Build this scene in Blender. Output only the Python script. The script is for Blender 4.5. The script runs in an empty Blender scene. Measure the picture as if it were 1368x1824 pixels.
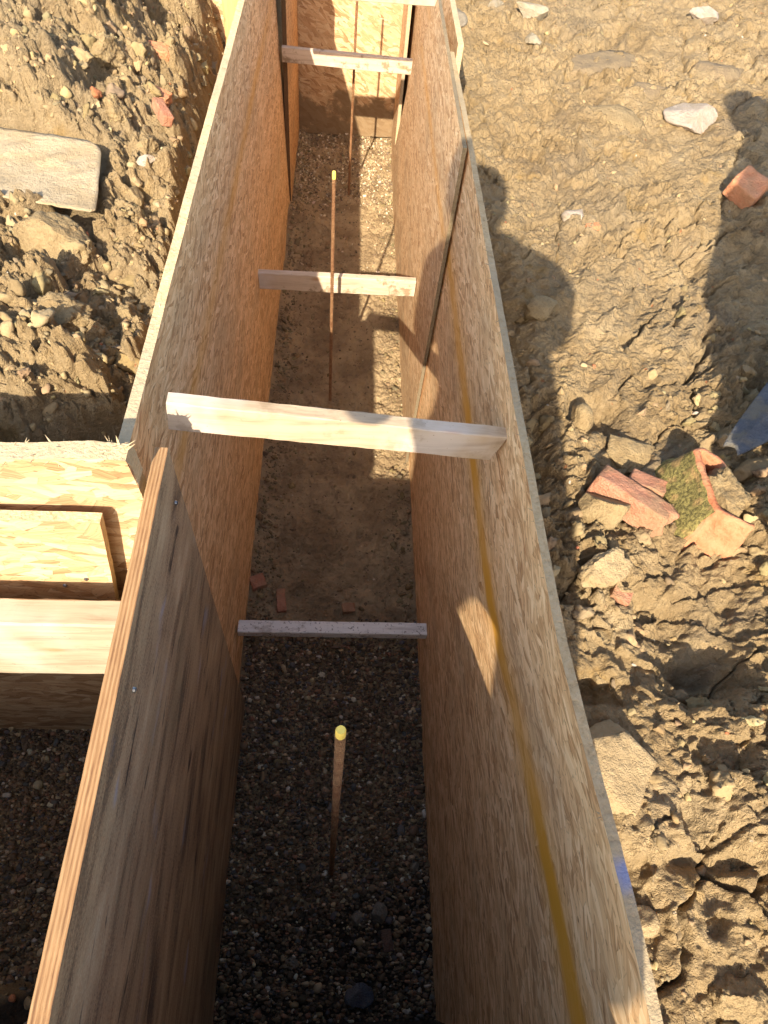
import bpy, bmesh, math, random
import numpy as np
from mathutils import Vector, Matrix, noise as mnoise, Euler

random.seed(7)
rng = np.random.default_rng(7)
S = bpy.context.scene
COL = S.collection
SUN = Vector((.345, 1.43, -1.0)).normalized()      # direction the sunlight travels

# ------------------------------------------------------------------ helpers
def tag(o, label=None, cat=None, group=None, kind=None):
    if label: o['label'] = label
    if cat: o['category'] = cat
    if group: o['group'] = group
    if kind: o['kind'] = kind
    return o

def link(name, me, mats=(), parent=None, origin=None):
    for m in mats: me.materials.append(m)
    o = bpy.data.objects.new(name, me)
    COL.objects.link(o)
    if origin is not None:
        o.location = origin
        me.transform(Matrix.Translation(-Vector(origin)))
    if parent:
        o.parent = parent
        o.location = Vector(o.location) - Vector(parent.location)
    return o

def empty(name, loc):
    o = bpy.data.objects.new(name, None); COL.objects.link(o); o.location = loc
    o.empty_display_size = .05
    return o

def np_mesh(name, V, F, smooth=True, col=None, matidx=None):
    """V (n,3), F (m,k) arrays -> mesh"""
    me = bpy.data.meshes.new(name)
    k = F.shape[1]
    me.vertices.add(len(V)); me.vertices.foreach_set('co', V.astype(np.float32).ravel())
    me.loops.add(F.size); me.loops.foreach_set('vertex_index', F.astype(np.int32).ravel())
    me.polygons.add(len(F))
    me.polygons.foreach_set('loop_start', np.arange(0, F.size, k, dtype=np.int32))
    me.polygons.foreach_set('loop_total', np.full(len(F), k, dtype=np.int32))
    if smooth: me.polygons.foreach_set('use_smooth', np.ones(len(F), dtype=bool))
    if col is not None:
        a = me.color_attributes.new('tint', 'FLOAT_COLOR', 'POINT')
        c = np.ones((len(V), 4), np.float32); c[:, :3] = col
        a.data.foreach_set('color', c.ravel())
    me.update(calc_edges=True)
    return me

def sstep(a, b, x):
    t = np.clip((x - a) / (b - a), 0, 1); return t * t * (3 - 2 * t)

# ------------------------------------------------------------------ numpy noise
def _h(ix, iy, s):
    with np.errstate(over='ignore'):
        h = (ix.astype(np.uint32) * np.uint32(374761393)) ^ (iy.astype(np.uint32) * np.uint32(668265263)) ^ np.uint32((s * 2246822519) & 0xffffffff)
        h = (h ^ (h >> np.uint32(13))) * np.uint32(1274126177)
        h = (h ^ (h >> np.uint32(16))) * np.uint32(2654435761)
        h = h ^ (h >> np.uint32(15))
    return h
def _r(ix, iy, s): return _h(ix, iy, s).astype(np.float32) / np.float32(4294967295.)

def perlin(x, y, s=0):
    x = x.astype(np.float32); y = y.astype(np.float32)
    xi = np.floor(x).astype(np.int64); yi = np.floor(y).astype(np.int64)
    fx = x - xi; fy = y - yi
    u = fx * fx * fx * (fx * (fx * 6 - 15) + 10); v = fy * fy * fy * (fy * (fy * 6 - 15) + 10)
    def g(ox, oy):
        a = _r(xi + ox, yi + oy, s) * np.float32(6.2831853)
        return np.cos(a) * (fx - ox) + np.sin(a) * (fy - oy)
    a = g(0, 0) * (1 - u) + g(1, 0) * u
    b = g(0, 1) * (1 - u) + g(1, 1) * u
    return (a * (1 - v) + b * v) * 1.5

def fbm(x, y, s=0, oct=4, gain=.5):
    t = 0; a = 1
    for i in range(oct):
        t = t + a * perlin(x, y, s + i * 17); x = x * 2.03 + 3.1; y = y * 2.03 + 1.7; a *= gain
    return t

def worley(x, y, s=0):
    """F1, F2, random of nearest cell"""
    x = x.astype(np.float32); y = y.astype(np.float32)
    xi = np.floor(x).astype(np.int64); yi = np.floor(y).astype(np.int64)
    f1 = np.full(x.shape, 9, np.float32); f2 = f1.copy(); rr = np.zeros(x.shape, np.float32)
    for ox in (-1, 0, 1):
        for oy in (-1, 0, 1):
            cx = xi + ox; cy = yi + oy
            px = cx + _r(cx, cy, s) ; py = cy + _r(cx, cy, s + 101)
            d = np.sqrt((px - x) ** 2 + (py - y) ** 2).astype(np.float32)
            near = d < f1
            f2 = np.where(near, f1, np.minimum(f2, d))
            rr = np.where(near, _r(cx, cy, s + 202), rr)
            f1 = np.where(near, d, f1)
    return f1, f2, rr

# ------------------------------------------------------------------ materials
class NT:
    def __init__(s, name):
        s.m = bpy.data.materials.new(name); s.m.use_nodes = True
        s.t = s.m.node_tree; s.n = s.t.nodes; s.l = s.t.links
        s.b = s.n['Principled BSDF']
        s.b.inputs['Specular IOR Level'].default_value = .25
        s.pos = s.new('ShaderNodeNewGeometry').outputs['Position']
        sp = s.new('ShaderNodeSeparateXYZ'); s.l.new(s.pos, sp.inputs[0])
        s.X, s.Y, s.Z = sp.outputs
    def new(s, t, **k):
        n = s.n.new(t)
        for a, b in k.items(): setattr(n, a, b)
        return n
    def put(s, sock, v):
        if isinstance(v, bpy.types.NodeSocket): s.l.new(v, sock)
        else:
            if sock.type == 'RGBA' and len(v) == 3: v = (*v, 1)
            sock.default_value = v
    def math(s, op, a, b=0., c=0., clamp=False):
        n = s.new('ShaderNodeMath', operation=op, use_clamp=clamp)
        s.put(n.inputs[0], a); s.put(n.inputs[1], b); s.put(n.inputs[2], c)
        return n.outputs[0]
    def vec(s, x, y, z=0.):
        n = s.new('ShaderNodeCombineXYZ')
        for i, v in enumerate((x, y, z)): s.put(n.inputs[i], v)
        return n.outputs[0]
    def map(s, v, scale=(1, 1, 1), rot=0., loc=(0, 0, 0)):
        n = s.new('ShaderNodeMapping'); s.put(n.inputs[0], v)
        n.inputs['Location'].default_value = loc
        n.inputs['Rotation'].default_value = (0, 0, rot)
        n.inputs['Scale'].default_value = scale
        return n.outputs[0]
    def vmul(s, v, k):
        n = s.new('ShaderNodeVectorMath', operation='MULTIPLY'); s.put(n.inputs[0], v); n.inputs[1].default_value = k
        return n.outputs[0]
    def vadd(s, a, b):
        n = s.new('ShaderNodeVectorMath', operation='ADD'); s.put(n.inputs[0], a); s.put(n.inputs[1], b)
        return n.outputs[0]
    def noise(s, v, scale, detail=4, rough=.55, dist=0.):
        n = s.new('ShaderNodeTexNoise'); s.put(n.inputs['Vector'], v)
        n.inputs['Scale'].default_value = scale; n.inputs['Detail'].default_value = detail
        n.inputs['Roughness'].default_value = rough; n.inputs['Distortion'].default_value = dist
        return n.outputs['Fac']
    def voro(s, v, scale=1., feat='F1', dim='3D'):
        n = s.new('ShaderNodeTexVoronoi', feature=feat, voronoi_dimensions=dim); s.put(n.inputs['Vector'], v)
        n.inputs['Scale'].default_value = scale
        return n
    def ramp(s, f, stops, interp='LINEAR'):
        n = s.new('ShaderNodeValToRGB'); s.put(n.inputs[0], f)
        n.color_ramp.interpolation = interp
        e = n.color_ramp.elements
        while len(e) < len(stops): e.new(.5)
        for i, (p, c) in enumerate(stops):
            e[i].position = p; e[i].color = (*c, 1) if len(c) == 3 else c
        return n.outputs[0]
    def rng(s, f, a, b, c=0., d=1., smooth=True):
        n = s.new('ShaderNodeMapRange', interpolation_type='SMOOTHSTEP' if smooth else 'LINEAR')
        s.put(n.inputs[0], f)
        for i, v in enumerate((a, b, c, d)): s.put(n.inputs[i + 1], v)
        return n.outputs[0]
    def mix(s, f, a, b, mode='MIX'):
        n = s.new('ShaderNodeMix', data_type='RGBA', blend_type=mode)
        s.put(n.inputs[0], f); s.put(n.inputs[6], a); s.put(n.inputs[7], b)
        return n.outputs[2]
    def sep(s, c):
        n = s.new('ShaderNodeSeparateColor'); s.put(n.inputs[0], c); return n.outputs
    def attr(s, name):
        return s.new('ShaderNodeAttribute', attribute_name=name).outputs['Color']
    def done(s, col, rough=.85, bump=None, bs=.5, bd=.004):
        s.put(s.b.inputs['Base Color'], col); s.put(s.b.inputs['Roughness'], rough)
        if bump is not None:
            n = s.new('ShaderNodeBump'); n.inputs['Strength'].default_value = bs; n.inputs['Distance'].default_value = bd
            s.put(n.inputs['Height'], bump); s.l.new(n.outputs[0], s.b.inputs['Normal'])
        return s.m

def mat_osb(name, plane='YZ', stripe=None, tint=(1.20, 1.07, .90), dirt=.0, seed=0., ang=0., fs=1.):
    """oriented strand board: layers of long flakes lying at different angles"""
    n = NT(name)
    u, v = (n.Y, n.Z) if plane == 'YZ' else (n.X, n.Z)
    P = n.vec(u, v, 0.)
    wob = n.new('ShaderNodeTexNoise'); n.put(wob.inputs['Vector'], P); wob.inputs['Scale'].default_value = 9.; wob.inputs['Detail'].default_value = 2
    P2 = n.vadd(P, n.vmul(wob.outputs['Color'], (.03, .03, 0)))
    pal = [(0., (.30, .165, .08)), (.2, (.46, .285, .145)), (.42, (.585, .39, .215)), (.7, (.67, .48, .285)), (1., (.75, .59, .39))]
    col = None; hgt = None
    lay = [(0.04, .20, .013, 0.), (-.16, .16, .011, .4), (.2, .15, .012, .45), (-.5, .10, .011, .70), (.6, .08, .012, .78), (.07, .19, .008, .5), (-.95, .06, .011, .9), (.32, .05, .006, .64), (-.28, .045, .0055, .68)]
    lay = [(a, ln * .8 * (1 + .12 * (fs - 1)), w * 1.25 * fs, t) for a, ln, w, t in lay]
    for i, (a, ln, w, thr) in enumerate(lay):
        M = n.map(P2, (1 / ln, 1 / w, 1), 0, (seed + i * 7.3, seed * 1.7 + i * 3.1, 0))
        R = n.map(P2, (1, 1, 1), a + ang)
        M = n.map(R, (1 / ln, 1 / w, 1), 0, (seed + i * 7.3, seed * 1.7 + i * 3.1, 0))
        vo = n.voro(M, 1., 'F1', '2D'); vo.inputs['Randomness'].default_value = 1.
        c = n.sep(vo.outputs['Color'])
        f = n.noise(n.map(R, (9, 230, 1), 0, (i * 5., 0, 0)), 1., 4, .7)
        tone = n.math('ADD', n.math('MULTIPLY', c[0], .85), n.math('MULTIPLY', n.math('SUBTRACT', f, .5), 1.15))
        tone = n.math('ADD', tone, .10)
        cc = n.ramp(tone, pal)
        # flake rim slightly darker: a thin gap between strands
        ed = n.voro(M, 1., 'DISTANCE_TO_EDGE', '2D').outputs['Distance']
        rim = n.rng(ed, .0, .05, .74, 1.)
        cc = n.mix(1., cc, n.vec(rim, rim, rim), 'MULTIPLY')
        hh = n.math('ADD', n.math('MULTIPLY', c[2], .6), n.math('MULTIPLY', f, .5))
        if col is None: col, hgt = cc, hh
        else:
            m = n.math('GREATER_THAN', c[1], thr)
            col = n.mix(m, col, cc)
            mx = n.new('ShaderNodeMix', data_type='FLOAT'); n.put(mx.inputs[0], m); n.put(mx.inputs[2], hgt); n.put(mx.inputs[3], n.math('ADD', hh, .4)); hgt = mx.outputs[0]
    # tiny dark pits, reddish bark flakes, broad weathering
    pit = n.noise(n.map(P, (60, 160, 1)), 1., 3, .6)
    col = n.mix(n.rng(pit, .62, .70, 0., .75), col, (.10, .05, .022))
    stk = n.noise(n.map(n.map(P2, (1, 1, 1), .12 + ang), (14, 330, 1)), 1., 2, .5)
    col = n.mix(n.rng(stk, .66, .73, 0., .65), col, (.16, .085, .04))
    stk = n.noise(n.map(n.map(P2, (1, 1, 1), -.35 + ang), (18, 300, 1)), 1., 2, .5)
    col = n.mix(n.rng(stk, .69, .75, 0., .6), col, (.20, .10, .045))
    red = n.noise(n.map(P, (9, 45, 1), .35), 1., 2, .5)
    col = n.mix(n.rng(red, .68, .74, 0., .55), col, (.30, .10, .04))
    gry = n.noise(n.map(P, (2.4, 5.5, 1)), 1., 4, .55)
    col = n.mix(n.rng(gry, .46, .74, 0., .5), col, (.36, .27, .17))
    col = n.mix(1., col, tint, 'MULTIPLY')
    if stripe:
        zc = n.math('ADD', stripe[0], n.math('MULTIPLY', n.math('MAXIMUM', n.math('SUBTRACT', .45, n.Y), 0.), stripe[1]))
        zc = n.math('ADD', zc, n.math('MULTIPLY', n.math('SUBTRACT', n.noise(n.vec(n.Y, 0., 0.), 3.5, 2), .5), .03))
        d = n.math('ABSOLUTE', n.math('SUBTRACT', n.Z, zc))
        d = n.math('ADD', d, n.math('MULTIPLY', n.math('SUBTRACT', n.noise(n.map(P, (9, 50, 1)), 1., 4, .6), .5), .030))
        f1 = n.rng(d, stripe[2] * .25, stripe[2], 1., 0.)
        brk = n.rng(n.noise(n.vec(n.Y, 0., 2.), 2.3, 2), .32, .55, .6, 1.)
        halo = n.math('MULTIPLY', n.rng(d, 0., stripe[2] * 1.9, 1., 0.), .42)
        f1 = n.math('MAXIMUM', n.math('MULTIPLY', f1, brk), halo)
        f1 = n.math('MULTIPLY', f1, stripe[3])
        col = n.mix(f1, col, (.66, .305, .03))
    if dirt:
        dn = n.noise(P, 7., 5, .6)
        low = n.rng(n.Z, .05, .42, .32, 0.)
        col = n.mix(n.math('MULTIPLY', n.rng(n.math('ADD', dn, low), .62, .75), dirt), col, (.17, .11, .055))
    return n.done(col, .8, hgt, .55, .0022)

def mat_osb_edge(name, tone=1., blue=None):
    n = NT(name)
    P = n.pos
    f = n.noise(n.map(P, (60, 60, 260)), 1., 4, .7)
    g = n.noise(P, 160., 3, .6)
    b = n.noise(P, 2.3, 3)
    col = n.ramp(n.math('ADD', n.math('MULTIPLY', f, .6), n.math('MULTIPLY', g, .4)), [(.25, (.22, .14, .07)), (.45, (.50, .36, .19)), (.7, (.64, .49, .29))])
    col = n.mix(n.rng(b, .42, .62, 0., .55), col, (.33, .27, .18))
    col = n.mix(1., col, (tone, tone, tone), 'MULTIPLY')
    if blue:
        dd = n.math('ADD', n.math('ABSOLUTE', n.math('SUBTRACT', n.Y, blue)), n.math('MULTIPLY', n.noise(P, 40., 3), .05))
        col = n.mix(n.rng(dd, .02, .055, .6, 0.), col, (.12, .19, .42))
    return n.done(col, .9, n.math('ADD', f, g), .9, .003)

def mat_ply(name):
    """shutter ply: dark dirty face streaked along the board with traces of blue paint"""
    n = NT(name)
    P = n.vec(n.Y, n.Z, 0.)
    a = n.noise(n.map(P, (4.5, 26, 1)), 1., 7, .68, .8)
    b = n.noise(n.map(P, (2.6, 8, 1), 0, (4, 2, 0)), 1., 5, .62, 1.2)
    g = n.noise(P, 260., 3, .7)
    t = n.math('ADD', n.math('MULTIPLY', a, .55), n.math('MULTIPLY', b, .52))
    t = n.math('ADD', t, n.math('MULTIPLY', n.math('SUBTRACT', g, .5), .4))
    col = n.ramp(t, [(.36, (.09, .066, .047)), (.45, (.21, .138, .08)), (.53, (.34, .232, .132)), (.62, (.43, .305, .175)), (.75, (.52, .41, .27))])
    k = n.noise(n.map(P, (7, 40, 1), 0, (9, 9, 0)), 1., 4, .55, .5)
    col = n.mix(n.rng(k, .62, .70, 0., .85), col, (.03, .022, .02))
    bl = n.noise(n.map(P, (5.5, 15, 1), 0, (2.4, 7.1, 0)), 1., 3, .5)
    col = n.mix(n.rng(bl, .62, .74, 0., .6), col, (.30, .33, .42))
    kh = n.noise(n.map(P, (2, 4, 1), 0, (1, 5, 0)), 1., 2)
    col = n.mix(n.rng(kh, .5, .7, 0., .4), col, (.20, .165, .09))
    sc = n.noise(n.map(P, (3., 90, 1), .25, (3, 3, 0)), 1., 1)
    col = n.mix(n.rng(sc, .79, .8, 0., .6), col, (.52, .38, .22))
    return n.done(col, .72, n.math('ADD', a, n.math('MULTIPLY', g, .4)), .55, .003)

def mat_ply_edge(name, dark=1., axis='X'):
    n = NT(name)
    u = n.X
    w = n.math('ADD', u, n.math('MULTIPLY', n.math('SUBTRACT', n.noise(n.map(n.pos, (3, 3, 1)), 1., 2), .5), .006))
    lay = n.math('PINGPONG', n.math('MULTIPLY', w, 380.), 1.)
    f = n.noise(n.map(n.pos, (300, 14, 300)), 1., 4, .7)
    col = n.ramp(n.math('ADD', n.math('MULTIPLY', lay, .26), n.math('MULTIPLY', f, .75)), [(.28, (.13, .062, .03)), (.48, (.27, .15, .068)), (.72, (.37, .235, .12))])
    col = n.mix(1., col, (dark, dark * .97, dark * .92), 'MULTIPLY')
    return n.done(col, .85, f, .6, .002)

def mat_timber(name, base=(.62, .50, .34), dirt=.5, axis='X', pale=0., seed=0., spat=.70):
    """sawn softwood with grain, a few knots and mud smears"""
    n = NT(name)
    sc = (2.2, 60, 60) if axis == 'X' else (60, 2.2, 60) if axis == 'Y' else (60, 60, 2.2)
    P = n.map(n.pos, (1, 1, 1), 0, (seed, seed * 2., seed))
    w = n.new('ShaderNodeTexNoise'); n.put(w.inputs['Vector'], P); w.inputs['Scale'].default_value = 5.; w.inputs['Detail'].default_value = 2
    Q = n.vadd(P, n.vmul(w.outputs['Color'], (.05, .05, .05)))
    g = n.noise(n.map(Q, sc), 1., 4, .55, .3)
    fine = n.noise(n.map(P, tuple(x * 4 for x in sc)), 1., 3, .7)
    d = tuple(x * .62 for x in (base[0], base[1] * .93, base[2] * .85))
    col = n.ramp(n.math('ADD', n.math('MULTIPLY', g, .7), n.math('MULTIPLY', fine, .3)), [(.3, d), (.52, base), (.75, tuple(min(.85, x * 1.12) for x in base))])
    kn = n.voro(n.map(P, (5.5, 14, 14) if axis == 'X' else (14, 5.5, 14)), 1., 'F1').outputs['Distance']
    col = n.mix(n.rng(kn, .07, .17, .75, 0.), col, (.36, .19, .085))
    wh = n.noise(P, 6., 3)
    col = n.mix(n.rng(wh, .45, .68, 0., pale), col, (.66, .62, .58))
    m1 = n.noise(P, 13., 6, .62); m2 = n.noise(P, 70., 4, .6)
    dm = n.math('ADD', n.math('MULTIPLY', m1, .75), n.math('MULTIPLY', m2, .25))
    col = n.mix(n.math('MULTIPLY', n.rng(dm, .54, .62), dirt), col, (.19, .125, .06))
    sp = n.noise(P, 120., 2, .6)
    col = n.mix(n.rng(sp, spat, spat + .06, 0., .65), col, (.12, .08, .045))
    return n.done(col, .8, n.math('ADD', g, n.math('MULTIPLY', fine, .6)), .45, .0016)

def mat_ground():
    n = NT('clay_soil')
    P = n.pos
    a = n.noise(P, 5., 6, .6); b = n.noise(P, 24., 5, .62); c = n.noise(P, 130., 4, .65); d = n.noise(P, 1.7, 3)
    t = n.math('ADD', n.math('ADD', n.math('MULTIPLY', a, .45), n.math('MULTIPLY', b, .35)), n.math('MULTIPLY', c, .25))
    col = n.ramp(t, [(.34, (.22, .15, .072)), (.45, (.34, .238, .115)), (.55, (.42, .302, .152)), (.68, (.50, .375, .205))])
    col = n.mix(n.rng(d, .45, .68, 0., .45), col, (.32, .25, .15))
    smear = n.noise(n.map(P, (3, 9, 3), .9), 1., 5, .6)
    col = n.mix(n.rng(smear, .58, .74, 0., .5), col, (.22, .165, .1))
    big = n.noise(n.map(P, (1.6, 2.6, 2), .6, (3, 1, 0)), 1.6, 5, .6, .6)
    col = n.mix(n.rng(big, .55, .66, 0., .5), col, (.24, .185, .118))
    pal = n.noise(n.map(P, (2, 2, 2), 0, (5, 9, 0)), 2.6, 5, .6)
    col = n.mix(n.rng(pal, .55, .7, 0., .45), col, (.50, .385, .225))
    och = n.noise(n.map(P, (1, 1, 1), 0, (7, 3, 1)), 9., 4)
    col = n.mix(n.rng(och, .6, .72, 0., .55), col, (.40, .255, .085))
    rust = n.noise(n.map(P, (1, 1, 1), 0, (2, 8, 3)), 38., 2)
    col = n.mix(n.rng(rust, .73, .77, 0., .7), col, (.45, .16, .06))
    wht = n.noise(P, 95., 1)
    col = n.mix(n.rng(wht, .77, .8, 0., .8), col, (.45, .38, .27))
    col = n.mix(1., col, (.80, .775, .76), 'MULTIPLY')
    # the trench floor is wetter clay, darker, and darkest where the fines of the gravel bed sit
    fl = n.rng(n.Z, .2, .5, 1., 0.)
    wet = n.mix(n.rng(n.noise(P, 6., 5, .6), .35, .65), (.29, .197, .102), (.47, .335, .18))
    wet = n.mix(n.rng(n.noise(P, 34., 4, .65), .52, .7, 0., .6), wet, (.15, .10, .055))
    col = n.mix(fl, col, wet)
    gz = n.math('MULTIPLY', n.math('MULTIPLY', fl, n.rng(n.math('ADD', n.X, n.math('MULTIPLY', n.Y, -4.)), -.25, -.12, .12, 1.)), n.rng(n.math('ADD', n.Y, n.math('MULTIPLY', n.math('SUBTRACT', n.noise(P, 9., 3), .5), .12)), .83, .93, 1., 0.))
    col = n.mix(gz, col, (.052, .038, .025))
    e = n.noise(n.vadd(P, n.vmul(n.new('ShaderNodeTexNoise').outputs['Color'], (.0, .0, .0))), 62., 5, .7, .6)
    cr = n.voro(P, 85., 'DISTANCE_TO_EDGE').outputs['Distance']
    cr = n.rng(cr, 0., .12)
    bm = n.math('ADD', n.math('MULTIPLY', c, .8), n.math('ADD', n.math('MULTIPLY', n.noise(P, 420., 3, .7), .4), n.math('MULTIPLY', b, 1.2)))
    bm = n.math('ADD', bm, n.math('ADD', n.math('MULTIPLY', e, 1.6), n.math('MULTIPLY', cr, .07)))
    return n.done(col, n.rng(fl, 0., 1., .92, .75), bm, 1., .010)

def mat_tint(name, rough=.85, speck=.2, bump=.4, scale=200.):
    n = NT(name)
    a = n.noise(n.pos, scale, 3, .6)
    v = n.math('ADD', 1. - speck * .5, n.math('MULTIPLY', a, speck))
    return n.done(n.mix(1., n.attr('tint'), n.vec(v, v, v), 'MULTIPLY'), rough, a, bump, .003)

def mat_stone(name, c1, c2, mud=.5, scale=22., rough=.88, mudc=(.32, .228, .115)):
    n = NT(name)
    P = n.pos
    a = n.noise(P, scale, 6, .65); b = n.noise(P, scale * 6, 4, .65); m = n.noise(P, 11., 6, .62)
    col = n.mix(n.rng(n.math('ADD', n.math('MULTIPLY', a, .7), n.math('MULTIPLY', b, .3)), .36, .64), c1, c2)
    col = n.mix(n.rng(b, .62, .72, 0., .45), col, tuple(x * .5 for x in c1))
    col = n.mix(n.math('MULTIPLY', n.rng(m, .44, .6), mud), col, mudc)
    return n.done(col, rough, n.math('ADD', n.math('ADD', n.math('MULTIPLY', a, 1.4), n.math('MULTIPLY', b, .7)), n.math('MULTIPLY', n.noise(P, 420., 3, .7), .35)), 1., .010)

def mat_flat(name, c, rough=.7, metal=0., var=.25, scale=60., bump=.2):
    n = NT(name)
    a = n.noise(n.pos, scale, 5, .6)
    v = n.math('ADD', 1. - var * .5, n.math('MULTIPLY', a, var))
    n.b.inputs['Metallic'].default_value = metal
    return n.done(n.mix(1., c, n.vec(v, v, v), 'MULTIPLY'), rough, a, bump, .002)

M = dict(
    ground=mat_ground(),
    osb_r=mat_osb('strand_board_right', 'YZ', (.918, .17, .044, 1.), seed=1.3),
    osb_r2=mat_osb('strand_board_right_far', 'YZ', (.955, 0., .03, .35), (.98, .91, .82), seed=4.1, dirt=.3),
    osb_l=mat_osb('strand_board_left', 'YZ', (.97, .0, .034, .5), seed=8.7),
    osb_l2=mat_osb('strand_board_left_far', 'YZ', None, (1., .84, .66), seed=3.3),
    osb_c=mat_osb('strand_board_cross', 'XZ', None, (.80, .75, .67), seed=5.9, fs=2.0),  # light balance set in the tint: sunlit boards darker than shaded wall boards
    osb_e=mat_osb('strand_board_end', 'XZ', None, (.84, .77, .67), fs=1.7, dirt=.85, seed=2.2, ang=.5),  # end board tint likewise darkened for the sun on it
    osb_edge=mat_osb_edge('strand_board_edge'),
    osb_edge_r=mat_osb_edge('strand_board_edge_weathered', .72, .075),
    osb_edge_shade=mat_osb_edge('strand_board_edge_shaded', .42),  # tone lowered to paint in the shade along the slanted board's edge
    ply=mat_ply('shutter_ply_face'), ply_edge=mat_ply_edge('shutter_ply_edge'), ply_edge_d=mat_ply_edge('dark_ply_edge', .42),
    batten=mat_timber('muddy_batten', (.52, .395, .275), .75, 'X', .5, 1.),
    batten3=mat_timber('top_batten', (.41, .305, .195), .3, 'X', .35, 5.),
    batten4=mat_timber('floor_batten', (.78, .71, .62), .4, 'X', .4, 9., .60),
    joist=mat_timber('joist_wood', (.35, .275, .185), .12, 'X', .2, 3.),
    stake=mat_timber('grey_stake_wood', (.20, .165, .115), .5, 'Y', .2, 6.),
    post=mat_timber('bounce_tinted_post_wood', (.55, .31, .13), .1, 'Z', .0, 7.),  # orange of the bounce light is put into the wood colour
    rust=mat_stone('rusty_steel', (.20, .085, .035), (.34, .18, .085), .25, 60., .75, (.36, .22, .1)),
    yellow=mat_flat('yellow_paint', (.82, .60, .12), .5, 0, .15),
    gravel=mat_tint('gravel_stone', .7, .35, .3, 260.),
    crumb=mat_tint('clay_crumb', .95, .5, .6, 150.),
    brick=mat_stone('red_brick', (.43, .175, .095), (.51, .25, .15), .5, 30.),
    orange=mat_stone('orange_terracotta', (.56, .21, .09), (.66, .30, .15), .3, 26.),
    clod=mat_stone('clay_clod', (.25, .17, .08), (.36, .258, .128), .3, 26., .95, (.29, .205, .103)),
    stone=mat_stone('tan_stone', (.33, .235, .12), (.43, .315, .17), .5, 14.),
    pale=mat_stone('pale_stone', (.36, .285, .21), (.46, .37, .29), .35, 26.),
    concrete=mat_stone('broken_concrete', (.33, .27, .18), (.43, .36, .25), .45, 40.),
    grey=mat_stone('grey_brown_stone', (.20, .165, .12), (.29, .245, .18), .45, 26.),
    blue=mat_stone('blue_grey_stone', (.075, .08, .1), (.13, .135, .15), .2, 30.),
    dkclay=mat_stone('grey_streaked_clay', (.17, .122, .074), (.26, .187, .1), .5, 20., .88, (.30, .21, .107)),
    blade=mat_stone('muddy_steel', (.40, .31, .19), (.47, .365, .225), .6, 12., .6, (.38, .27, .14)),
    navy=mat_stone('navy_painted_steel', (.072, .076, .09), (.112, .118, .13), .6, 34., .55, (.21, .165, .095)),
    screw=mat_flat('screw_steel', (.25, .24, .23), .35, 1.),
    handle=mat_timber('tool_handle_wood', (.45, .31, .17), .4, 'X'),
)

def mat_pot():
    n = NT('mossy_pot_clay')
    P = n.pos
    a = n.noise(P, 34., 5, .65); b = n.noise(P, 150., 4, .65)
    col = n.mix(n.rng(a, .35, .65), (.40, .135, .058), (.47, .20, .10))
    col = n.mix(n.rng(n.noise(P, 16., 5), 0.54, .66, 0., .5), col, (.34, .22, .115))
    ms = n.attr('tint')
    moss = n.mix(n.rng(b, .35, .65), (.085, .07, .024), (.25, .205, .065))
    moss = n.mix(n.rng(n.noise(P, 30., 3), .5, .65, 0., .7), moss, (.40, .25, .10))
    f = n.sep(ms)[0]
    f = n.rng(n.math('ADD', f, n.math('MULTIPLY', n.math('SUBTRACT', a, .5), .9)), .4, .6)
    return n.done(n.mix(f, col, moss), .9, n.math('ADD', a, b), .8, .005)
M['pot'] = mat_pot()

# ------------------------------------------------------------------ ground sheet
def axis(dense, lo, hi):
    """dense = [(start, end, step)...]; then growing spacing out to lo / hi"""
    pts = []
    for a, b, s in dense: pts.extend(np.arange(a, b, s).tolist())
    x = dense[-1][1]; s = dense[-1][2]; up = []
    while x < hi: up.append(x); s = min(s * 1.25, 40.); x += s
    up.append(hi)
    x = dense[0][0]; s = dense[0][2]; dn = []
    while x > lo: s = min(s * 1.25, 40.); x -= s; dn.append(max(x, lo))
    return np.array(dn[::-1] + pts + up)

gx = axis([(-.98, -.70, .007), (-.70, 1.35, .0027), (1.35, 2.35, .006)], -400, 400)
gy = axis([(-.22, 1.9, .0027), (1.9, 3.0, .0045), (3.0, 4.35, .007)], -400, 400)

def trench_edges(Y):
    xl = -.052 + 0 * Y
    xr = .640 + .05 * sstep(.55, -.1, Y) + .02 * sstep(2.2, 2.6, Y)
    return xl, xr

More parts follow.
